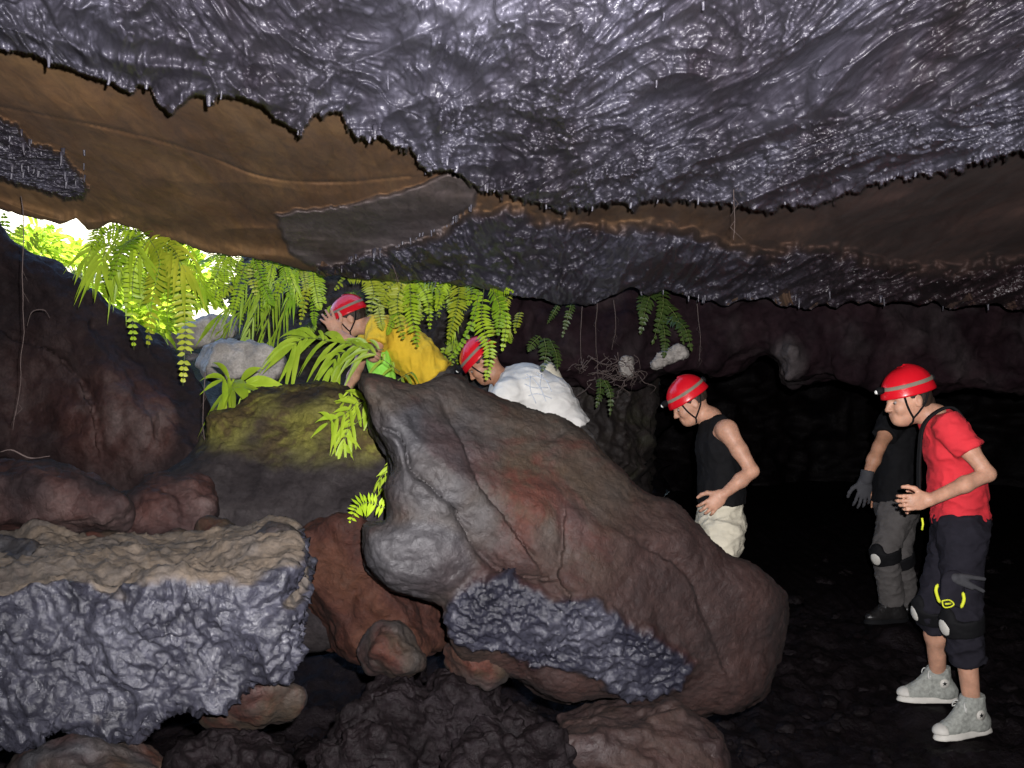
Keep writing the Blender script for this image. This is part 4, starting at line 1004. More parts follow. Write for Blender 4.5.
m_black = plain('black_cotton', (0.005, 0.005, 0.006), 0.85, bump=0.35, bscale=420, var=0.2, spec=0.2)
m_char = plain('charcoal_cloth', (0.016, 0.015, 0.021), 0.9, spec=0.12, bump=0.4, bscale=350, var=0.2)
m_gtr = plain('grey_cloth', (0.075, 0.068, 0.065), 0.85, bump=0.4, bscale=350, var=0.15)
m_cream = plain('cream_cloth', (0.56, 0.52, 0.41), 0.88, bump=0.5, bscale=350, var=0.2, vscale=10)
m_shoe = plain('grey_canvas', (0.30, 0.31, 0.28), 0.85, bump=0.6, bscale=500, var=0.3, vscale=60)
m_sole = plain('white_rubber', (0.55, 0.53, 0.48), 0.6, var=0.1)
m_boot = plain('black_leather', (0.015, 0.014, 0.014), 0.3, coat=0.3)
m_ytrim = plain('yellow_trim', (0.65, 0.70, 0.03), 0.7)
m_gglove = plain('grey_glove', (0.045, 0.045, 0.05), 0.8, spec=0.2)
m_eyew = plain('eye_white', (0.28, 0.25, 0.23), 0.35)
m_pur = plain('blue_ink', (0.50, 0.54, 0.60), 0.85, var=0.25, vscale=60)
m_lace = plain('white_lace', (0.6, 0.6, 0.56), 0.8)

def nrmz(v): v = np.asarray(v, float); return v/(np.linalg.norm(v)+1e-12)

def seg(a, b, ra, rb, side=(0, 1, 0), sc=1.0, k=0.02, ca=False, cb=False, ext=0.0):
    return dict(t='s', a=np.array(a, float), b=np.array(b, float), ra=ra, rb=rb, side=nrmz(side), sc=sc, k=k, ca=ca, cb=cb)
def ell(c, R, r, k=0.015, sub=False):
    return dict(t='e', c=np.array(c, float), R=np.array(R, float), r=np.array(r, float), k=k, sub=sub)

def prim_d(p, P):
    if p['t'] == 's':
        ab = p['b']-p['a']; L = (ab@ab)+1e-9
        t = np.clip(((P-p['a'])@ab)/L, 0, 1)
        q = P-(p['a']+t[..., None]*ab)
        if p['sc'] != 1:
            c = q@p['side']; q = q-c[..., None]*p['side']*(1-1/p['sc'])
        r = p['ra']+(p['rb']-p['ra'])*t
        d = np.linalg.norm(q, axis=-1)-r
        n = ab/math.sqrt(L)
        if p['ca']: d = np.maximum(d, -((P-p['a'])@n))
        if p['cb']: d = np.maximum(d, (P-p['b'])@n)
        return d
    q = (P-p['c'])@p['R'].T
    a = np.linalg.norm(q/p['r'], axis=-1); b = np.linalg.norm(q/(p['r']**2), axis=-1)+1e-9
    return a*(a-1)/b

def prim_box(p, pad):
    if p['t'] == 's':
        m = max(p['ra'], p['rb'])*max(1, p['sc'])+pad
        return np.minimum(p['a'], p['b'])-m, np.maximum(p['a'], p['b'])+m
    m = p['r'].max()+pad
    return p['c']-m, p['c']+m

def sdf_build(prims, h=0.005, cuts=(), post=None):
    lo = np.min([prim_box(p, 0.03)[0] for p in prims if not p.get('sub')], 0); hi = np.max([prim_box(p, 0.03)[1] for p in prims if not p.get('sub')], 0)
    n = np.ceil((hi-lo)/h).astype(int)+1
    A = np.full(n, 0.05, np.float32)
    for p in prims:
        a, b = prim_box(p, 0.03+p['k'])
        i0 = np.clip(np.floor((a-lo)/h).astype(int), 0, n-1); i1 = np.clip(np.ceil((b-lo)/h).astype(int)+1, 1, n)
        if (i1 <= i0).any(): continue
        g = np.stack(np.meshgrid(*[lo[j]+h*np.arange(i0[j], i1[j]) for j in range(3)], indexing='ij'), -1)
        d = prim_d(p, g); S = A[i0[0]:i1[0], i0[1]:i1[1], i0[2]:i1[2]]; k = p['k']
        if p.get('sub'):
            d = -d; hh = np.clip(0.5-0.5*(d-S)/k, 0, 1) if k > 0 else (S > d)*1.0
            # smooth max of S and d
            A[i0[0]:i1[0], i0[1]:i1[1], i0[2]:i1[2]] = d*(1-hh)+S*hh+k*hh*(1-hh)
        else:
            hh = np.clip(0.5+0.5*(S-d)/k, 0, 1)
            A[i0[0]:i1[0], i0[1]:i1[1], i0[2]:i1[2]] = S*(1-hh)+d*hh-k*hh*(1-hh)
    if len(cuts):
        g = np.stack(np.meshgrid(*[lo[j]+h*np.arange(n[j]) for j in range(3)], indexing='ij'), -1)
        for pt, nn in cuts: A = np.maximum(A, (g-np.asarray(pt))@np.asarray(nn))
    A[0] = A[-1] = 0.05; A[:, 0] = A[:, -1] = 0.05; A[:, :, 0] = A[:, :, -1] = 0.05
    return surface_nets(A, lo, h)

def body_part(name, prims, mat, root, h=0.005, cuts=(), wrinkle=0.0, wf=(9, 9, 9), woff=0.0, parent=None):
    V, Q = sdf_build(prims, h, cuts)
    V = smooth_mesh(V, Q, 2 if wrinkle else 1, 0.4)
    if wrinkle:
        n = normals(V, Q); W = V*np.array(wf)
        V = V+n*(wrinkle*(0.7*ridged(W, 1.0, 2, woff)+0.5*fbm(W, 2.2, 2, woff+4)-0.3))[:, None]
        V = smooth_mesh(V, Q, 2, 0.4)
    loc = np.array(root.location)
    o = mesh_obj(name, V-loc, Q, mat, parent or root)
    return o

class Head:
    def __init__(s, c, pitch, yaw=0.0, roll=0.0, sc=1.0):
        p, y = math.radians(pitch), math.radians(yaw)
        f = np.array([-math.cos(p)*math.cos(y), -math.cos(p)*math.sin(y), -math.sin(p)])
        sd = nrmz([math.sin(y), -math.cos(y), 0.0])      # the figure's left, toward the camera
        u = np.cross(sd, f)*1.0
        if u[2] < 0: u = -u
        r = math.radians(roll); u, sd = u*math.cos(r)+sd*math.sin(r), sd*math.cos(r)-u*math.sin(r)
        s.c, s.f, s.s, s.u, s.k = np.array(c, float), f, sd, u, sc
        s.R = np.stack([f, sd, u])
    def at(s, a, b, c): return s.c+s.k*(s.f*a+s.s*b+s.u*c)
    def prims(s):
        E = lambda a, r, k=0.015, sub=False: ell(s.at(*a), s.R, np.array(r)*s.k, k, sub)
        out = [E((-0.012, 0, 0.035), (0.098, 0.076, 0.088)), E((0.022, 0, -0.030), (0.068, 0.060, 0.082), 0.03), E((-0.02, 0, -0.01), (0.075, 0.066, 0.07), 0.02),
               E((0.052, 0, -0.088), (0.030, 0.030, 0.022), 0.03), E((0.03, 0.0, -0.078), (0.05, 0.048, 0.03), 0.03),
               seg(s.at(0.080, -0.032, 0.024), s.at(0.080, 0.032, 0.024), 0.011*s.k, 0.011*s.k, k=0.014),
               E((0.086, 0.030, 0.002), (0.014, 0.015, 0.011), 0.012, True), E((0.086, -0.030, 0.002), (0.014, 0.015, 0.011), 0.012, True),
               seg(s.at(0.086, 0, 0.006), s.at(0.105, 0, -0.030), 0.008*s.k, 0.011*s.k, k=0.012), E((0.096, 0.010, -0.034), (0.010, 0.008, 0.007), 0.006), E((0.096, -0.010, -0.034), (0.010, 0.008, 0.007), 0.006),
               seg(s.at(0.084, -0.018, -0.058), s.at(0.084, 0.018, -0.058), 0.0075*s.k, 0.0075*s.k, k=0.008), seg(s.at(0.081, -0.016, -0.069), s.at(0.081, 0.016, -0.069), 0.008*s.k, 0.008*s.k, k=0.008)]
        for sg in (-1, 1):
            out += [E((0.055, 0.042*sg, -0.03), (0.03, 0.022, 0.026), 0.02), E((-0.012, 0.074*sg, -0.008), (0.019, 0.009, 0.031), 0.006), E((-0.006, 0.084*sg, -0.006), (0.009, 0.006, 0.016), 0.006, True)]
        return out

def hand(w, d, n, side, curl=0.5, s=1.0, spread=0.12, thumb=0.5):
    """w wrist, d finger direction, n direction the fingers curl toward, side: toward the thumb"""
    d = nrmz(d); n = nrmz(np.array(n)-d*np.dot(n, d)); sd = nrmz(np.array(side)-d*np.dot(side, d)-n*np.dot(side, n))
    R = np.stack([d, sd, n]); out = [ell(w+d*0.050*s, R, np.array([0.054, 0.040, 0.017])*s, 0.015), ell(w+d*0.028*s+sd*0.022*s+n*0.006*s, R, np.array([0.032, 0.018, 0.017])*s, 0.012)]
    for i, (L, off) in enumerate([(0.068, 0.030), (0.076, 0.010), (0.071, -0.010), (0.056, -0.029)]):
        b = w+(d*(0.088-0.004*abs(i-1))+sd*off)*s; dd = nrmz(d+sd*(1.2-i)*spread); c = curl*(0.9+0.12*i)
        for j, fr in enumerate((0.45, 0.31, 0.24)):
            a_ = c*(j*0.85+0.35); v = dd*math.cos(a_)+n*math.sin(a_)
            e = b+v*L*fr*s; r = (0.0092-0.0009*j)*s*(0.9 if i == 3 else 1)
            out.append(seg(b, e, r, r*0.93, k=0.005)); b = e
    b = w+(d*0.030+sd*0.030+n*0.004)*s
    for j, (L, r) in enumerate([(0.040, 0.0125), (0.030, 0.0105), (0.024, 0.0095)]):
        v = nrmz(d*(0.75+0.2*j)+sd*(0.75-0.35*j)+n*(thumb*(0.3+0.3*j))); e = b+v*L*s
        out.append(seg(b, e, r*s, r*s*0.9, k=0.008)); b = e
    return out

def helmet(root, H, lampon=True):
    a0, b0, c0 = 0.122, 0.103, 0.116
    base = 0.038
    nu, nv = 64, 26; V = []
    for j in range(nv+1):
        ph = j/nv*math.pi/2
        for i in range(nu):
            th = i*2*math.pi/nu
            rr = math.cos(ph)
            rib = 1+(0.022 if ph < 1.25 else 0)*math.sin(ph*2)*max(0, math.cos(6*th))**3*(0.5+0.5*(j > 5))
            x = a0*rr*math.cos(th)*rib; y = b0*rr*math.sin(th)*rib; z = c0*math.sin(ph)*(1+0.03*math.cos(th*1)*0)
            x -= 0.012
            if j == 0: x *= 1.05; y *= 1.07; z = -0.014
            if j == 1: x *= 1.045; y *= 1.06; z = -0.006
            if j == 2: x *= 1.012; y *= 1.02
            V.append(H.at(x, y, base+z+0.006*math.cos(th)*(-1)))
    for j, (sc, dz) in enumerate([(0.99, -0.013), (0.95, 0.0), (0.80, 0.06), (0.4, 0.1)]):
        for i in range(nu):
            th = i*2*math.pi/nu; V.append(H.at(a0*sc*math.cos(th)-0.012, b0*sc*math.sin(th), base+dz-0.006*math.cos(th)))
    V = np.array(V); q = []
    def ring(r0, r1, flip=False):
        for i in range(nu):
            k = (i+1) % nu; f = [r0*nu+i, r0*nu+k, r1*nu+k, r1*nu+i]; q.append(f[::-1] if flip else f)
    for j in range(nv): ring(j, j+1)
    ring(nv+1, 0); ring(nv+2, nv+1); ring(nv+3, nv+2); ring(nv+4, nv+3)
    loc = np.array(root.location)
    he = mesh_obj('helmet', V-loc, np.array(q), m_helm, root)
    # elastic band of the headlamp
    V = []; q = []; zs = [0.026, 0.029, 0.040, 0.043]; ex = [1.0, 1.022, 1.022, 1.0]
    for z, e in zip(zs, ex):
        rr = math.sqrt(max(0, 1-(z/c0)**2))
        for i in range(nu):
            th = i*2*math.pi/nu; V.append(H.at(a0*rr*e*1.012*math.cos(th)-0.012, b0*rr*e*1.012*math.sin(th), base+z-0.008*math.cos(th)))
    for j in range(3):
        for i in range(nu): q.append([j*nu+i, j*nu+(i+1) % nu, (j+1)*nu+(i+1) % nu, (j+1)*nu+i])
    mesh_obj('lamp_band', np.array(V)-loc, np.array(q), m_band, he)
    # lamp housing, reflector and rear battery box
    body_part('headlamp', [ell(H.at(0.122, 0, base+0.026), H.R, (0.017, 0.022, 0.016), 0.01), seg(H.at(0.108, 0, base+0.026), H.at(0.130, 0, base+0.024), 0.015, 0.014, k=0.01)], m_blk, root, 0.004, parent=he)
    body_part('lamp_lens', [seg(H.at(0.130, 0, base+0.024), H.at(0.138, 0, base+0.023), 0.0125, 0.011, k=0.004)], m_lens, root, 0.0035, parent=he)
    body_part('battery_box', [ell(H.at(-0.136, 0, base+0.034), H.R, (0.014, 0.030, 0.020), 0.01)], m_blk, root, 0.004, parent=he)
    # chin straps
    mb = MB()
    for sg in (-1, 1):
        j = H.at(0.022, 0.064*sg, -0.082)
        for st in ([H.at(0.058, 0.086*sg, base-0.010), H.at(0.048, 0.078*sg, -0.02), H.at(0.034, 0.070*sg, -0.058), j],
                   [H.at(-0.062, 0.084*sg, base-0.010), H.at(-0.040, 0.082*sg, -0.02), H.at(-0.008, 0.075*sg, -0.055), j],
                   [j, H.at(0.026, 0.050*sg, -0.104), H.at(0.030, 0.0, -0.118)]):
            v, f = tube(catmull(st, 14), 0.0048, 6); mb.add(v-loc, f)
    ch = mb.build('chin_strap', m_blk, he)
    return he

def lower(p, fz):   # put a point on a given height
    p = np.array(p, float); p[2] = fz; return p

def shoe(root, ankle, sole, d, mat, boot=False, white=True, L=0.27, laces=True):
    """d: toe direction (horizontal); sole: point on the ground below the ankle"""
    d = nrmz([d[0], d[1], d[2] if len(d) > 2 else 0]); up = np.array([0, 0, 1.0]); s = nrmz(np.cross(up, d)); up = np.cross(d, s)
    if up[2] < 0: up = -up
    R = np.stack([d, s, up]); B = np.array(sole, float)
    o = lambda a, b, c: B+d*a+s*b+up*c
    h = 0.004
    upp = [ell(o(0.105, 0, 0.040), R, (0.085, 0.043, 0.036), 0.02), ell(o(0.02, 0, 0.055), R, (0.085, 0.038, 0.045), 0.03), ell(o(-0.055, 0, 0.045), R, (0.040, 0.034, 0.045), 0.03),
           seg(o(-0.02, 0, 0.05), np.array(ankle)+np.array([0, 0, 0.045 if not boot else 0.09])+d*-0.005, 0.046, 0.050, k=0.03, cb=True), seg(o(0.11, 0, 0.055), o(0.012, 0, 0.135), 0.024, 0.042, k=0.03)]
    sh = body_part('shoe' if not boot else 'boot', upp, mat, root, h, cuts=[(o(0, 0, 0.016), -up)], wrinkle=0.0025, wf=(40, 40, 40))
    sl = [ell(o(0.10, 0.0, 0.0), R, (0.096, 0.050, 0.05), 0.01), ell(o(-0.035, 0, 0.0), R, (0.066, 0.040, 0.05), 0.03), ell(o(0.03, 0, 0.0), R, (0.09, 0.040, 0.05), 0.02)]
    body_part('sole', sl, m_sole if white else m_blk, root, h, cuts=[(o(0, 0, 0.030), up), (o(0, 0, 0.001), -up)], parent=sh)
    if white:
        body_part('toe_cap', [ell(o(0.145, 0, 0.036), R, (0.050, 0.045, 0.034), 0.01)], m_sole, root, h, cuts=[(o(0.148, 0, 0), -d), (o(0, 0, 0.028), -up)], parent=sh)
    if laces:
        mb = MB(); loc = np.array(root.location)
        for i in range(5):
            a = 0.095-0.020*i; z = 0.078+0.016*i
            v, f = tube(catmull([o(a, -0.026, z-0.012), o(a+0.004, 0, z+0.008), o(a-0.006, 0.026, z-0.012)], 7), 0.0032, 5); mb.add(v-loc, f)
        for sg in (-1, 1):
            v, f = tube(catmull([o(0.03, 0, 0.145), o(0.055, 0.03*sg, 0.15), o(0.06, 0.045*sg, 0.12), o(0.035, 0.02*sg, 0.14)], 10), 0.003, 5); mb.add(v-loc, f)
        mb.build('lace', m_lace, sh)
    return sh, R, o

def disc_mesh(c, n, r, t=0.004, k=24, up=(0, 0, 1)):
    n = nrmz(n); a = nrmz(np.cross(n, up)); b = np.cross(a, n)
    th = np.arange(k)*2*math.pi/k; ring = np.cos(th)[:, None]*a*r+np.sin(th)[:, None]*b*r
    V = np.concatenate([c+ring, c+ring+n*t, [c+n*t], [c]])
    q = [[i, (i+1) % k, k+(i+1) % k, k+i] for i in range(k)]; tr = [[k+i, k+(i+1) % k, 2*k] for i in range(k)]+[[(i+1) % k, i, 2*k+1] for i in range(k)]
    return V, [np.array(q), np.array(tr)]
def star_mesh(c, n, r, t=0.002, up=(0, 0, 1)):
    n = nrmz(n); a = nrmz(np.cross(n, up)); b = np.cross(a, n); V = []
    for i in range(10):
        th = i*math.pi/5+math.pi/2; rr = r if i % 2 == 0 else r*0.42; V.append(c+a*rr*math.cos(th)+b*rr*math.sin(th))
    V = np.array(V); V = np.concatenate([V, V+n*t, [c+n*t]])
    return V, [np.array([[i, (i+1) % 10, 10+(i+1) % 10, 10+i] for i in range(10)]), np.array([[10+i, 10+(i+1) % 10, 20] for i in range(10)])]

def eyes(root, H):
    for sg in (-1, 1):
        e = body_part('eye', [ell(H.at(0.0745, 0.030*sg, -0.001), H.R, (0.0105, 0.011, 0.0085), 0.002)], m_eyew, root, 0.004)
        body_part('iris', [ell(H.at(0.0800, 0.030*sg, -0.003), H.R, (0.0065, 0.008, 0.006), 0.002)], m_hair, root, 0.003, parent=e)
        body_part('eyebrow', [seg(H.at(0.089, 0.016*sg, 0.026), H.at(0.080, 0.046*sg, 0.026), 0.004, 0.003, k=0.003)], m_hair, root, 0.003)

def hair(root, H, low=-0.03, bun=False):
    pr = [ell(H.at(-0.018, 0, 0.036), H.R, (0.100, 0.082, 0.092), 0.01), ell(H.at(-0.045, 0, -0.01), H.R, (0.062, 0.070, 0.06), 0.02)]
    if bun: pr.append(ell(H.at(-0.100, 0, -0.035), H.R, (0.03, 0.03, 0.03), 0.02))
    body_part('hair', pr+[ell(H.at(0.085, 0, -0.03), H.R, (0.10, 0.10, 0.105), 0.004, True)], m_hair, root, 0.005, cuts=[(H.at(0, 0, low), -H.u)], wrinkle=0.004, wf=(60, 60, 20))

def person(J, H, label, female=False, skin=None, h=0.005, bulk=1.0, hands=None):
    """J: dict of joints. returns root"""
    Y = (0, 1, 0)
    root = empty('person', lower((J['knN']+J['knF'])/2*0+(J['anN']+J['anF'])/2, min(J['anN'][2], J['anF'][2])-0.09))
    tag(root, label, 'person', 'cavers in red helmets')
    sw = nrmz(J['shF']-J['shN'])
    b = bulk
    pr = [seg(J['pel'], J['wst'], 0.105*b, 0.093*b, sw, 1.40, 0.05), seg(J['wst'], J['chs'], 0.092*b, 0.108*b, sw, 1.45, 0.05), seg(J['chs'], J['nkb'], 0.100*b, 0.055*b, sw, 1.5, 0.05),
          seg(J['nkb'], H.at(-0.025, 0, -0.06), 0.056, 0.052, k=0.03)]
    pr += H.prims()
    for q in 'NF':
        sh, el, wr, hp, kn, an = (J[k+q] for k in ('sh', 'el', 'wr', 'hp', 'kn', 'an'))
        pr += [seg(J['chs']*0.35+J['nkb']*0.65, sh, 0.055, 0.052*b, k=0.04), seg(sh, sh*0.5+el*0.5, 0.052*b, 0.044*b, k=0.03), seg(sh*0.5+el*0.5, el, 0.044*b, 0.036*b, k=0.02),
               seg(el, el*0.6+wr*0.4, 0.037*b, 0.038*b, k=0.015), seg(el*0.6+wr*0.4, wr, 0.038*b, 0.026, k=0.02),
               seg(hp, kn, 0.086*b, 0.056*b, k=0.04), seg(kn, kn*0.6+an*0.4, 0.052*b, 0.054*b, k=0.02), seg(kn*0.6+an*0.4, an, 0.053*b, 0.036, k=0.03), seg(J['pel'], hp, 0.1, 0.09, k=0.04),
               seg(an, an+np.array([-0.05, -0.01, -0.07]), 0.030, 0.020, k=0.01)]
        if hands and hands.get(q): pr += hand(wr, *hands[q][0], **hands[q][1])
    body_part('body', pr, skin or m_skin, root, h)
    return root, sw

def shirt_prims(J, sw, b, frac, inf=0.020, hem=1.0, loose=0.0):
    pb = J['wst']*(1-hem)+J['pel']*hem
    pr = [seg(pb, J['wst'], 0.105*b+inf+loose, 0.095*b+inf+loose*0.7, sw, 1.36, 0.05, ca=True), seg(J['wst'], J['chs'], 0.094*b+inf+loose*0.7, 0.110*b+inf*0.8, sw, 1.42, 0.05),
          seg(J['chs'], J['nkb'], 0.102*b+inf*0.7, 0.058*b+inf*0.5, sw, 1.5, 0.05, cb=True)]
    for q in 'NF':
        sh, el = J['sh'+q], J['el'+q]
        pr.append(seg(J['chs']*0.35+J['nkb']*0.65, sh, 0.055+inf*0.7, 0.052*b+inf*0.8, k=0.04))
        if frac > 0: pr.append(seg(sh, sh+(el-sh)*frac, 0.054*b+inf*0.8, 0.050*b+inf*1.0, k=0.03, cb=True))
    return pr
def trouser_prims(J, sw, b, fN, fF, inf=0.018, top=0.25):
    t = J['pel']+(J['wst']-J['pel'])*top
    pr = [seg(J['pel'], t, 0.107*b+inf*0.7, 0.104*b+inf*0.5, sw, 1.38, 0.04, cb=True)]
    for q, fr in (('N', fN), ('F', fF)):
        hp, kn, an = J['hp'+q], J['kn'+q], J['an'+q]
        pr += [seg(J['pel'], hp, 0.105*b+inf*0.6, 0.092*b+inf, k=0.04), seg(hp, kn, 0.088*b+inf, 0.060*b+inf, k=0.03)]
        if fr > 0: pr.append(seg(kn, kn+(an-kn)*fr, 0.058*b+inf, 0.052*b+inf*1.3, k=0.03, cb=True))
    return pr
def knee_pad(root, kn, an, hp, f, cap=m_sole, base=m_blk):
    dn = nrmz(an-kn); f = nrmz(np.array(f)-dn*np.dot(f, dn)); s = np.cross(dn, f); R = np.stack([f, s, dn])
    p = body_part('knee_pad', [seg(kn-dn*0.02, kn+dn*0.060, 0.093, 0.088, k=0.02, ca=True, cb=True), ell(kn+f*0.065, R, (0.033, 0.052, 0.075), 0.02)], base, root, 0.006, wrinkle=0.002, wf=(30, 30, 30))
    body_part('pad_cap', [ell(kn+f*0.090+dn*0.012, R, (0.016, 0.034, 0.042), 0.01)], cap, root, 0.005, parent=p)
    return p

def ctr(px, py, Y): return at(px, py, Y)

# ---------- woman in the red shirt, nearest, at the right
Y0 = 4.5
H = Head(at(907, 399, Y0), 12, 8)
J = dict(pel=at(961, 523, 4.5), wst=at(958, 488, 4.5), chs=at(950, 446, 4.5), nkb=at(936, 417, 4.5), shN=at(951, 427, 4.31), shF=at(944, 428, 4.69),
         elN=at(988, 474, 4.24), wrN=at(930, 500, 4.20), elF=at(960, 478, 4.82), wrF=at(925, 502, 4.62),
         hpN=at(962, 536, 4.41), knN=at(962, 612, 4.32), anN=at(972, 705, 4.38), hpF=at(955, 535, 4.59), knF=at(934, 606, 4.56), anF=at(938, 676, 4.72))
woman, sw = person(J, H, 'woman in a red T-shirt and grey canvas shoes standing with a hand on her belly', True, m_skin, 0.0045, 0.88,
    {'N': (((-1, -0.05, -0.12), (0.15, 1, 0), (0.1, 0, 1)), dict(curl=0.75, s=0.95, spread=0.03)), 'F': (((-1, -0.2, -0.1), (0, -1, 0), (0, 0, 1)), dict(curl=0.5, s=0.95))})
hair(woman, H, -0.055, True); eyes(woman, H); helmet(woman, H)
body_part('t_shirt', shirt_prims(J, sw, 0.87, 0.5, 0.020, 0.98, 0.012), m_red, woman, 0.005, wrinkle=0.014, wf=(5, 6, 8), woff=2)
body_part('trousers', trouser_prims(J, sw, 0.89, 0.52, 0.26, 0.024), m_char, woman, 0.005, wrinkle=0.013, wf=(6, 6, 10), woff=5)
# black harness strap over the shoulder and a small black pack on the back
mb = MB(); loc = np.array(woman.location)
for sg in (-1, 1):
    pts = [at(975, 452, 4.5+0.12*sg)+np.array([0.02, 0, 0]), at(960, 418, 4.5+0.13*sg)+np.array([0, 0, 0.015]), at(945, 411, 4.5+0.125*sg)+np.array([0, 0, 0.014]), at(931, 424, 4.5+0.12*sg)+np.array([-0.03, -0.0, 0]), at(922, 455, 4.5+0.115*sg)+np.array([-0.012, 0, 0]), at(921, 495, 4.5+0.12*sg)+np.array([-0.01, 0, 0])]
    c_ = catmull(pts, 40)
    for dy in (-0.010, 0.0, 0.010):
        v, f = tube(c_+np.array([0, dy, 0]), 0.0065, 6); mb.add(v-loc, f)
mb.build('harness_strap', m_blk, woman)
0 and body_part('backpack', [ell(at(985, 432, 4.56)+np.array([0.02, 0, 0.0]), np.eye(3), (0.05, 0.12, 0.13), 0.03)], m_black, woman, 0.006, wrinkle=0.006)
knee_pad(woman, J['knN']+np.array([-0.0, 0, -0.03]), J['anN'], J['hpN'], (-1, -0.25, 0))
knee_pad(woman, J['knF'], J['anF'], J['hpF'], (-1, -0.1, 0))
B1 = FT['red_near']; B2 = FT['red_far']
s1, R1, o1 = shoe(woman, J['anN'], lower(J['anN']+np.array([0, 0, 0]), B1[2]), (-1, -0.25, -0.06), m_shoe, L=0.27)
s2, R2, o2 = shoe(woman, J['anF'], lower(J['anF'], B2[2]), (-1, 0.05, 0), m_shoe)
for o_, R_, sh_ in ((o1, R1, s1), (o2, R2, s2)):
    n_ = -nrmz(R_[1]) if R_[1][1] > 0 else nrmz(R_[1])
    sd = 1 if R_[1][1] < 0 else -1
    c_ = o_(-0.012, 0.046*sd, 0.098)
    v, f = disc_mesh(c_, n_, 0.022, 0.006); e_ = MB(); e_.add(v-loc, f); e = e_.build('ankle_patch', m_sole, sh_)
    v, f = star_mesh(c_+n_*0.0065, n_, 0.012); e_ = MB(); e_.add(v-loc, f); e_.build('star_emblem', m_blk, sh_)
# spare glove clipped at the thigh, fingers pointing back
gw = at(952, 606, 4.20)
gl = body_part('glove', [seg(gw, at(953, 582, 4.21), 0.055, 0.052, (0, 1, 0), 0.45, 0.02, ca=True)], m_char, woman, 0.005, wrinkle=0.003, wf=(25, 25, 25))
body_part('glove_fingers', [seg(at(955, 578, 4.20), at(968, 577, 4.20), 0.022, 0.014, k=0.01), seg(at(962, 576, 4.19), at(984, 579, 4.19), 0.011, 0.009, k=0.006), seg(at(962, 580, 4.19), at(983, 591, 4.19), 0.011, 0.009, k=0.006), seg(at(958, 582, 4.19), at(972, 588, 4.19), 0.011, 0.009, k=0.006)], m_gglove, woman, 0.004, parent=gl)
tr = MB()
for pts in ([(938, 584), (936, 590), (938, 598), (940, 603)], [(963, 592), (964, 600), (961, 608)]):
    v, f = tube(catmull([at(p[0], p[1], 4.168) for p in pts], 10), [0.003]+[0.0075]*8+[0.003], 6); tr.add(v-loc, f)
tr.build('cuff_trim', m_ytrim, gl)
em = MB()
pts = [(942, 601), (949, 600), (954, 604), (950, 607), (944, 607), (942, 601)]
v, f = tube(catmull([at(p[0], p[1], 4.166) for p in pts], 20), 0.0035, 5); em.add(v-loc, f)
v, f = tube([at(945, 604, 4.166), at(951, 603.5, 4.166)], 0.0045, 5); em.add(v-loc, f)
em.build('emblem', m_ytrim, gl)
# small yellow pull tab and white tag below the shirt hem
v, f = tube([at(922, 518, 4.28), at(923, 524, 4.28), at(922, 530, 4.28)], 0.005, 5); mb = MB(); mb.add(v-loc, f); mb.build('pull_tab', m_ytrim, woman)
print('woman', round(time.time()-T0, 1))

# ---------- person behind her, in black with grey trousers
H = Head(at(906, 392, 6.0), 25, 0)
J = dict(pel=at(896, 505, 6.0), wst=at(897, 476, 6.0), chs=at(900, 436, 6.0), nkb=at(905, 410, 6.0), shN=at(893, 420, 5.82), shF=at(898, 420, 6.2),
         elN=at(879, 447, 5.72), wrN=at(866, 479, 5.66), elF=at(893, 460, 6.3), wrF=at(881, 484, 6.05),
         hpN=at(897, 512, 5.9), knN=at(885, 551, 5.82), anN=at(893, 608, 5.9), hpF=at(900, 512, 6.1), knF=at(899, 556, 6.05), anF=at(910, 606, 6.15))
p2, sw = person(J, H, 'person in a black T-shirt and grey trousers, mostly hidden behind the woman in red', False, m_skin2, 0.006, 1.0,
    {'F': (((-0.4, 0, -1), (0, -1, 0), (-1, 0, 0)), dict(curl=0.4))})
hair(p2, H); eyes(p2, H); helmet(p2, H)
body_part('t_shirt', shirt_prims(J, sw, 1.05, 0.6, 0.020, 0.9, 0.012), m_black, p2, 0.006, wrinkle=0.009, wf=(8, 8, 6), woff=9)
body_part('trousers', trouser_prims(J, sw, 1.0, 0.9, 0.9, 0.016), m_gtr, p2, 0.006, wrinkle=0.009, wf=(9, 9, 12), woff=1)
body_part('glove', hand(J['wrN'], (-0.15, 0, -1), (0, 1, 0), (-1, 0, 0), curl=0.35, s=1.1)+[seg(J['wrN'], J['wrN']+np.array([0.01, 0, 0.05]), 0.036, 0.038, k=0.01, cb=True)], m_gglove, p2, 0.005)
knee_pad(p2, J['knN'], J['anN'], J['hpN'], (-0.9, -0.6, 0))
knee_pad(p2, J['knF'], J['anF'], J['hpF'], (-1, -0.1, 0))
shoe(p2, J['anN'], lower(J['anN'], FT['back_near'][2]), (-1, -0.25), m_boot, boot=True, white=False, laces=False)
shoe(p2, J['anF'], lower(J['anF'], FT['back_far'][2]), (-1, 0.1), m_boot, boot=True, white=False, laces=False)

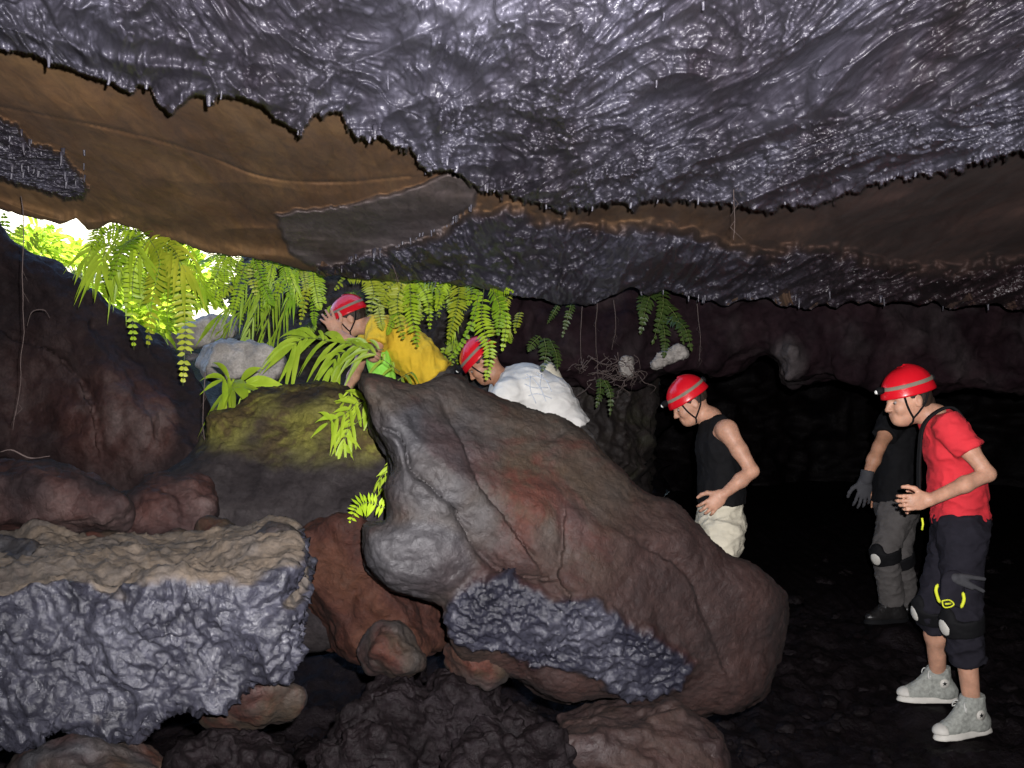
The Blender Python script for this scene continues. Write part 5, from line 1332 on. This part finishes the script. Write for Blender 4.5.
# ---------- man in the black sleeveless top and cream trousers
H = Head(at(689, 403, 5.5), 30, 4)
J = dict(pel=at(721, 522, 5.5), wst=at(721, 488, 5.5), chs=at(719, 446, 5.5), nkb=at(711, 418, 5.5), shN=at(727, 430, 5.30), shF=at(716, 430, 5.7),
         elN=at(752, 471, 5.22), wrN=at(724, 494, 5.17), elF=at(732, 480, 5.84), wrF=at(726, 520, 5.80),
         hpN=at(722, 536, 5.4), knN=at(712, 600, 5.33), anN=at(724, 655, 5.36), hpF=at(719, 536, 5.6), knF=at(694, 595, 5.62), anF=at(700, 650, 5.66))
J['hpN'] = at(722, 536, 5.4)
p3, sw = person(J, H, 'man in a black sleeveless top and cream trousers looking down, hand at his waist', False, m_skin, 0.005, 1.0,
    {'N': (((-0.75, -0.05, -0.65), (-0.2, 1, -0.3), (-0.6, 0, 0.7)), dict(curl=0.6, s=1.05)), 'F': (((-1, -0.3, -0.4), (0, -1, 0), (0, 0, 1)), dict(curl=0.5))})
hair(p3, H, -0.02); eyes(p3, H); helmet(p3, H)
tk = shirt_prims(J, sw, 1.0, 0.0, 0.017, 0.42, 0.008)[:3]+[seg(J['chs']*0.35+J['nkb']*0.65, J['shN']*0.62+J['nkb']*0.38, 0.066, 0.054, k=0.03), seg(J['chs']*0.35+J['nkb']*0.65, J['shF']*0.62+J['nkb']*0.38, 0.066, 0.054, k=0.03)]
body_part('tank_top', tk, m_black, p3, 0.005, wrinkle=0.008, wf=(8, 8, 6), woff=3)
body_part('trousers', trouser_prims(J, sw, 1.0, 0.95, 0.95, 0.026, 0.55), m_cream, p3, 0.005, wrinkle=0.016, wf=(6, 6, 9), woff=7)
shoe(p3, J['anN'], lower(J['anN'], FT['tank_near'][2]), (-1, -0.1), m_boot, boot=False, white=False)
shoe(p3, J['anF'], lower(J['anF'], FT['tank_far'][2]), (-1, 0.1), m_boot, boot=False, white=False)
print('tank', round(time.time()-T0, 1))

# ---------- man in white, bent forward behind the slab
H = Head(at(482, 363, 5.8), 42, 0)
J = dict(pel=at(564, 434, 5.8), wst=at(547, 403, 5.8), chs=at(526, 389, 5.8), nkb=at(503, 381, 5.8), shN=at(508, 394, 5.62), shF=at(504, 390, 5.98),
         elN=at(487, 436, 5.56), wrN=at(480, 490, 5.56), elF=at(484, 436, 6.0), wrF=at(470, 480, 5.9),
         hpN=at(577, 448, 5.7), knN=at(560, 515, 5.62), anN=at(577, 562, 5.66), hpF=at(572, 448, 5.9), knF=at(535, 512, 5.9), anF=at(548, 560, 5.95))
p4, sw = person(J, H, 'man in a loose white T-shirt bending forward behind the tip of the big slab', False, m_skin2, 0.006, 1.05,
    {'N': (((-0.5, 0, -1), (0, 1, 0), (-1, 0, 0)), dict(curl=0.5)), 'F': (((-0.5, 0, -1), (0, -1, 0), (-1, 0, 0)), dict(curl=0.5))})
hair(p4, H); eyes(p4, H); helmet(p4, H)
ts = body_part('t_shirt', shirt_prims(J, sw, 1.12, 0.7, 0.028, 1.0, 0.026), m_white, p4, 0.006, wrinkle=0.010, wf=(5, 5, 9), woff=12)
body_part('undershirt', [seg(at(548, 372, 5.93), at(574, 414, 5.93), 0.06, 0.05, (0, 1, 0), 1.2, 0.03), seg(at(574, 414, 5.93), at(580, 428, 5.9), 0.05, 0.04, k=0.02)], m_cream, p4, 0.006, wrinkle=0.006)
body_part('trousers', trouser_prims(J, sw, 1.0, 0.95, 0.95, 0.02), m_gtr, p4, 0.006, wrinkle=0.009, wf=(9, 9, 12), woff=1)
shoe(p4, J['anN'], lower(J['anN'], FT['white_near'][2]), (-1, -0.1), m_boot, white=False)
shoe(p4, J['anF'], lower(J['anF'], FT['white_far'][2]), (-1, 0.1), m_boot, white=False)
# faded blue drawing on the back of the shirt
def on_surface(px, py, Yn, obj):
    """first hit of a world line running straight back (+Y) on a mesh child"""
    p = at(px, py, Yn); loc = np.array(p4.location)
    hit, pos, nn, i = obj.ray_cast(tuple(p-loc), (0, 1, 0))
    if hit: return np.array(pos)+np.array(nn)*0.002
    return None
bpy.context.view_layer.update()
mb = MB()
for ln in ([(526, 374), (534, 380), (541, 390), (546, 402)], [(536, 372), (546, 380), (552, 392)], [(524, 384), (534, 388), (548, 388)], [(528, 396), (538, 394), (552, 399)], [(530, 376), (530, 390), (536, 404)], [(542, 374), (540, 386), (544, 396)], [(522, 379), (536, 376), (550, 382)]):
    pp = []
    for q in catmull(ln, 12):
        hs = on_surface(q[0], q[1], 5.4, ts)
        if hs is not None: pp.append(hs)
    if len(pp) > 2:
        v, f = tube(np.array(pp)+np.array([0.008*math.sin(7*len(pp)), 0, 0]), 0.0028, 5); mb.add(v, f)
if mb.n: mb.build('back_print', m_pur, ts)

# ---------- man in yellow, bent, hand to his helmet
H = Head(at(349, 319, 6.3), 22, 6)
J = dict(pel=at(434, 380, 6.3), wst=at(416, 358, 6.3), chs=at(394, 338, 6.3), nkb=at(373, 326, 6.3), shN=at(380, 328, 6.11), shF=at(374, 328, 6.49),
         elN=at(374, 356, 6.0), wrN=at(338, 333, 6.05), elF=at(358, 366, 6.42), wrF=at(346, 392, 6.3),
         hpN=at(437, 390, 6.2), knN=at(420, 445, 6.12), anN=at(450, 486, 6.16), hpF=at(434, 390, 6.4), knF=at(395, 440, 6.4), anF=at(420, 478, 6.46))
p5, sw = person(J, H, 'man in a yellow T-shirt stooping among the ferns with a hand to his helmet', False, m_skin, 0.006, 1.05,
    {'N': (((-0.55, 0, 0.85), (-0.2, 1, 0), (0.8, 0, 0.6)), dict(curl=0.35, s=1.05, spread=0.16)), 'F': (((-0.4, 0, -1), (0, -1, 0), (-1, 0, 0)), dict(curl=0.3))})
hair(p5, H); eyes(p5, H); helmet(p5, H)
body_part('t_shirt', shirt_prims(J, sw, 1.06, 0.62, 0.024, 0.95, 0.016), m_yel, p5, 0.006, wrinkle=0.016, wf=(9, 5, 4), woff=15)
body_part('green_front', [seg(at(376, 346, 6.16), at(384, 386, 6.2), 0.07, 0.085, (0, 1, 0), 1.2, 0.03, cb=True)], m_green, p5, 0.006, wrinkle=0.010, wf=(12, 12, 6))  # bright green cloth hanging in front of the shirt
body_part('trousers', trouser_prims(J, sw, 1.0, 0.95, 0.95, 0.02), m_gtr, p5, 0.006, wrinkle=0.009, wf=(9, 9, 12), woff=1)
shoe(p5, J['anN'], lower(J['anN'], FT['yellow_near'][2]), (-1, -0.1), m_boot, white=False)
shoe(p5, J['anF'], lower(J['anF'], FT['yellow_far'][2]), (-1, 0.1), m_boot, white=False)
print('people', round(time.time()-T0, 1))
# ================================================================ camera and light
cam = bpy.data.cameras.new('camera'); cam.sensor_width = 36; cam.lens = 36*F/1024; cam.clip_end = 500; cam.clip_start = 0.05
co = bpy.data.objects.new('camera', cam); co.location = (0, 0, CZ); co.rotation_euler = (math.radians(90), 0, 0)
col.objects.link(co); scn.camera = co
# the camera's own flash, the only lamp in the photograph
fl_ = bpy.data.lights.new('camera_flash', 'SPOT'); fl_.energy = FLASH; fl_.color = (1.0, 0.97, 0.98); fl_.shadow_soft_size = 0.012
fl_.spot_size = math.radians(104); fl_.spot_blend = 1.0
fo = bpy.data.objects.new('camera_flash', fl_); fo.location = (0.05, -0.01, CZ+0.07)
fo.rotation_euler = (math.radians(92), 0, math.radians(0)); col.objects.link(fo)
el, az = math.radians(42), math.radians(150)   # azimuth from +Y toward +X
sun = bpy.data.lights.new('sun', 'SUN'); sun.energy = 5.0; sun.angle = math.radians(0.53); sun.color = (1, 0.96, 0.88)
so = bpy.data.objects.new('sun', sun); col.objects.link(so); so.location = (-6, 8, 9)
so.rotation_euler = (math.pi/2-el, 0, -az+math.pi)
w = bpy.data.worlds.new('World'); scn.world = w; w.use_nodes = True
nt = w.node_tree; bg = nt.nodes['Background']
sky = nt.nodes.new('ShaderNodeTexSky'); sky.sky_type = 'NISHITA'; sky.sun_disc = False
sky.sun_elevation = el; sky.sun_rotation = az
nt.links.new(sky.outputs[0], bg.inputs[0]); bg.inputs[1].default_value = 0.15
vs = scn.view_settings
vs.view_transform = 'Standard'; vs.look = 'None'; vs.exposure = EXPO; vs.gamma = 1; vs.use_curve_mapping = False
scn.cycles.max_bounces = 6; scn.cycles.diffuse_bounces = 4; scn.cycles.transparent_max_bounces = 8
scn.cycles.use_denoising = True
try: scn.cycles.denoiser = 'OPENIMAGEDENOISE'
except Exception: pass
scn.cycles.sample_clamp_indirect = 4.0
print('script done', round(time.time()-T0, 1))
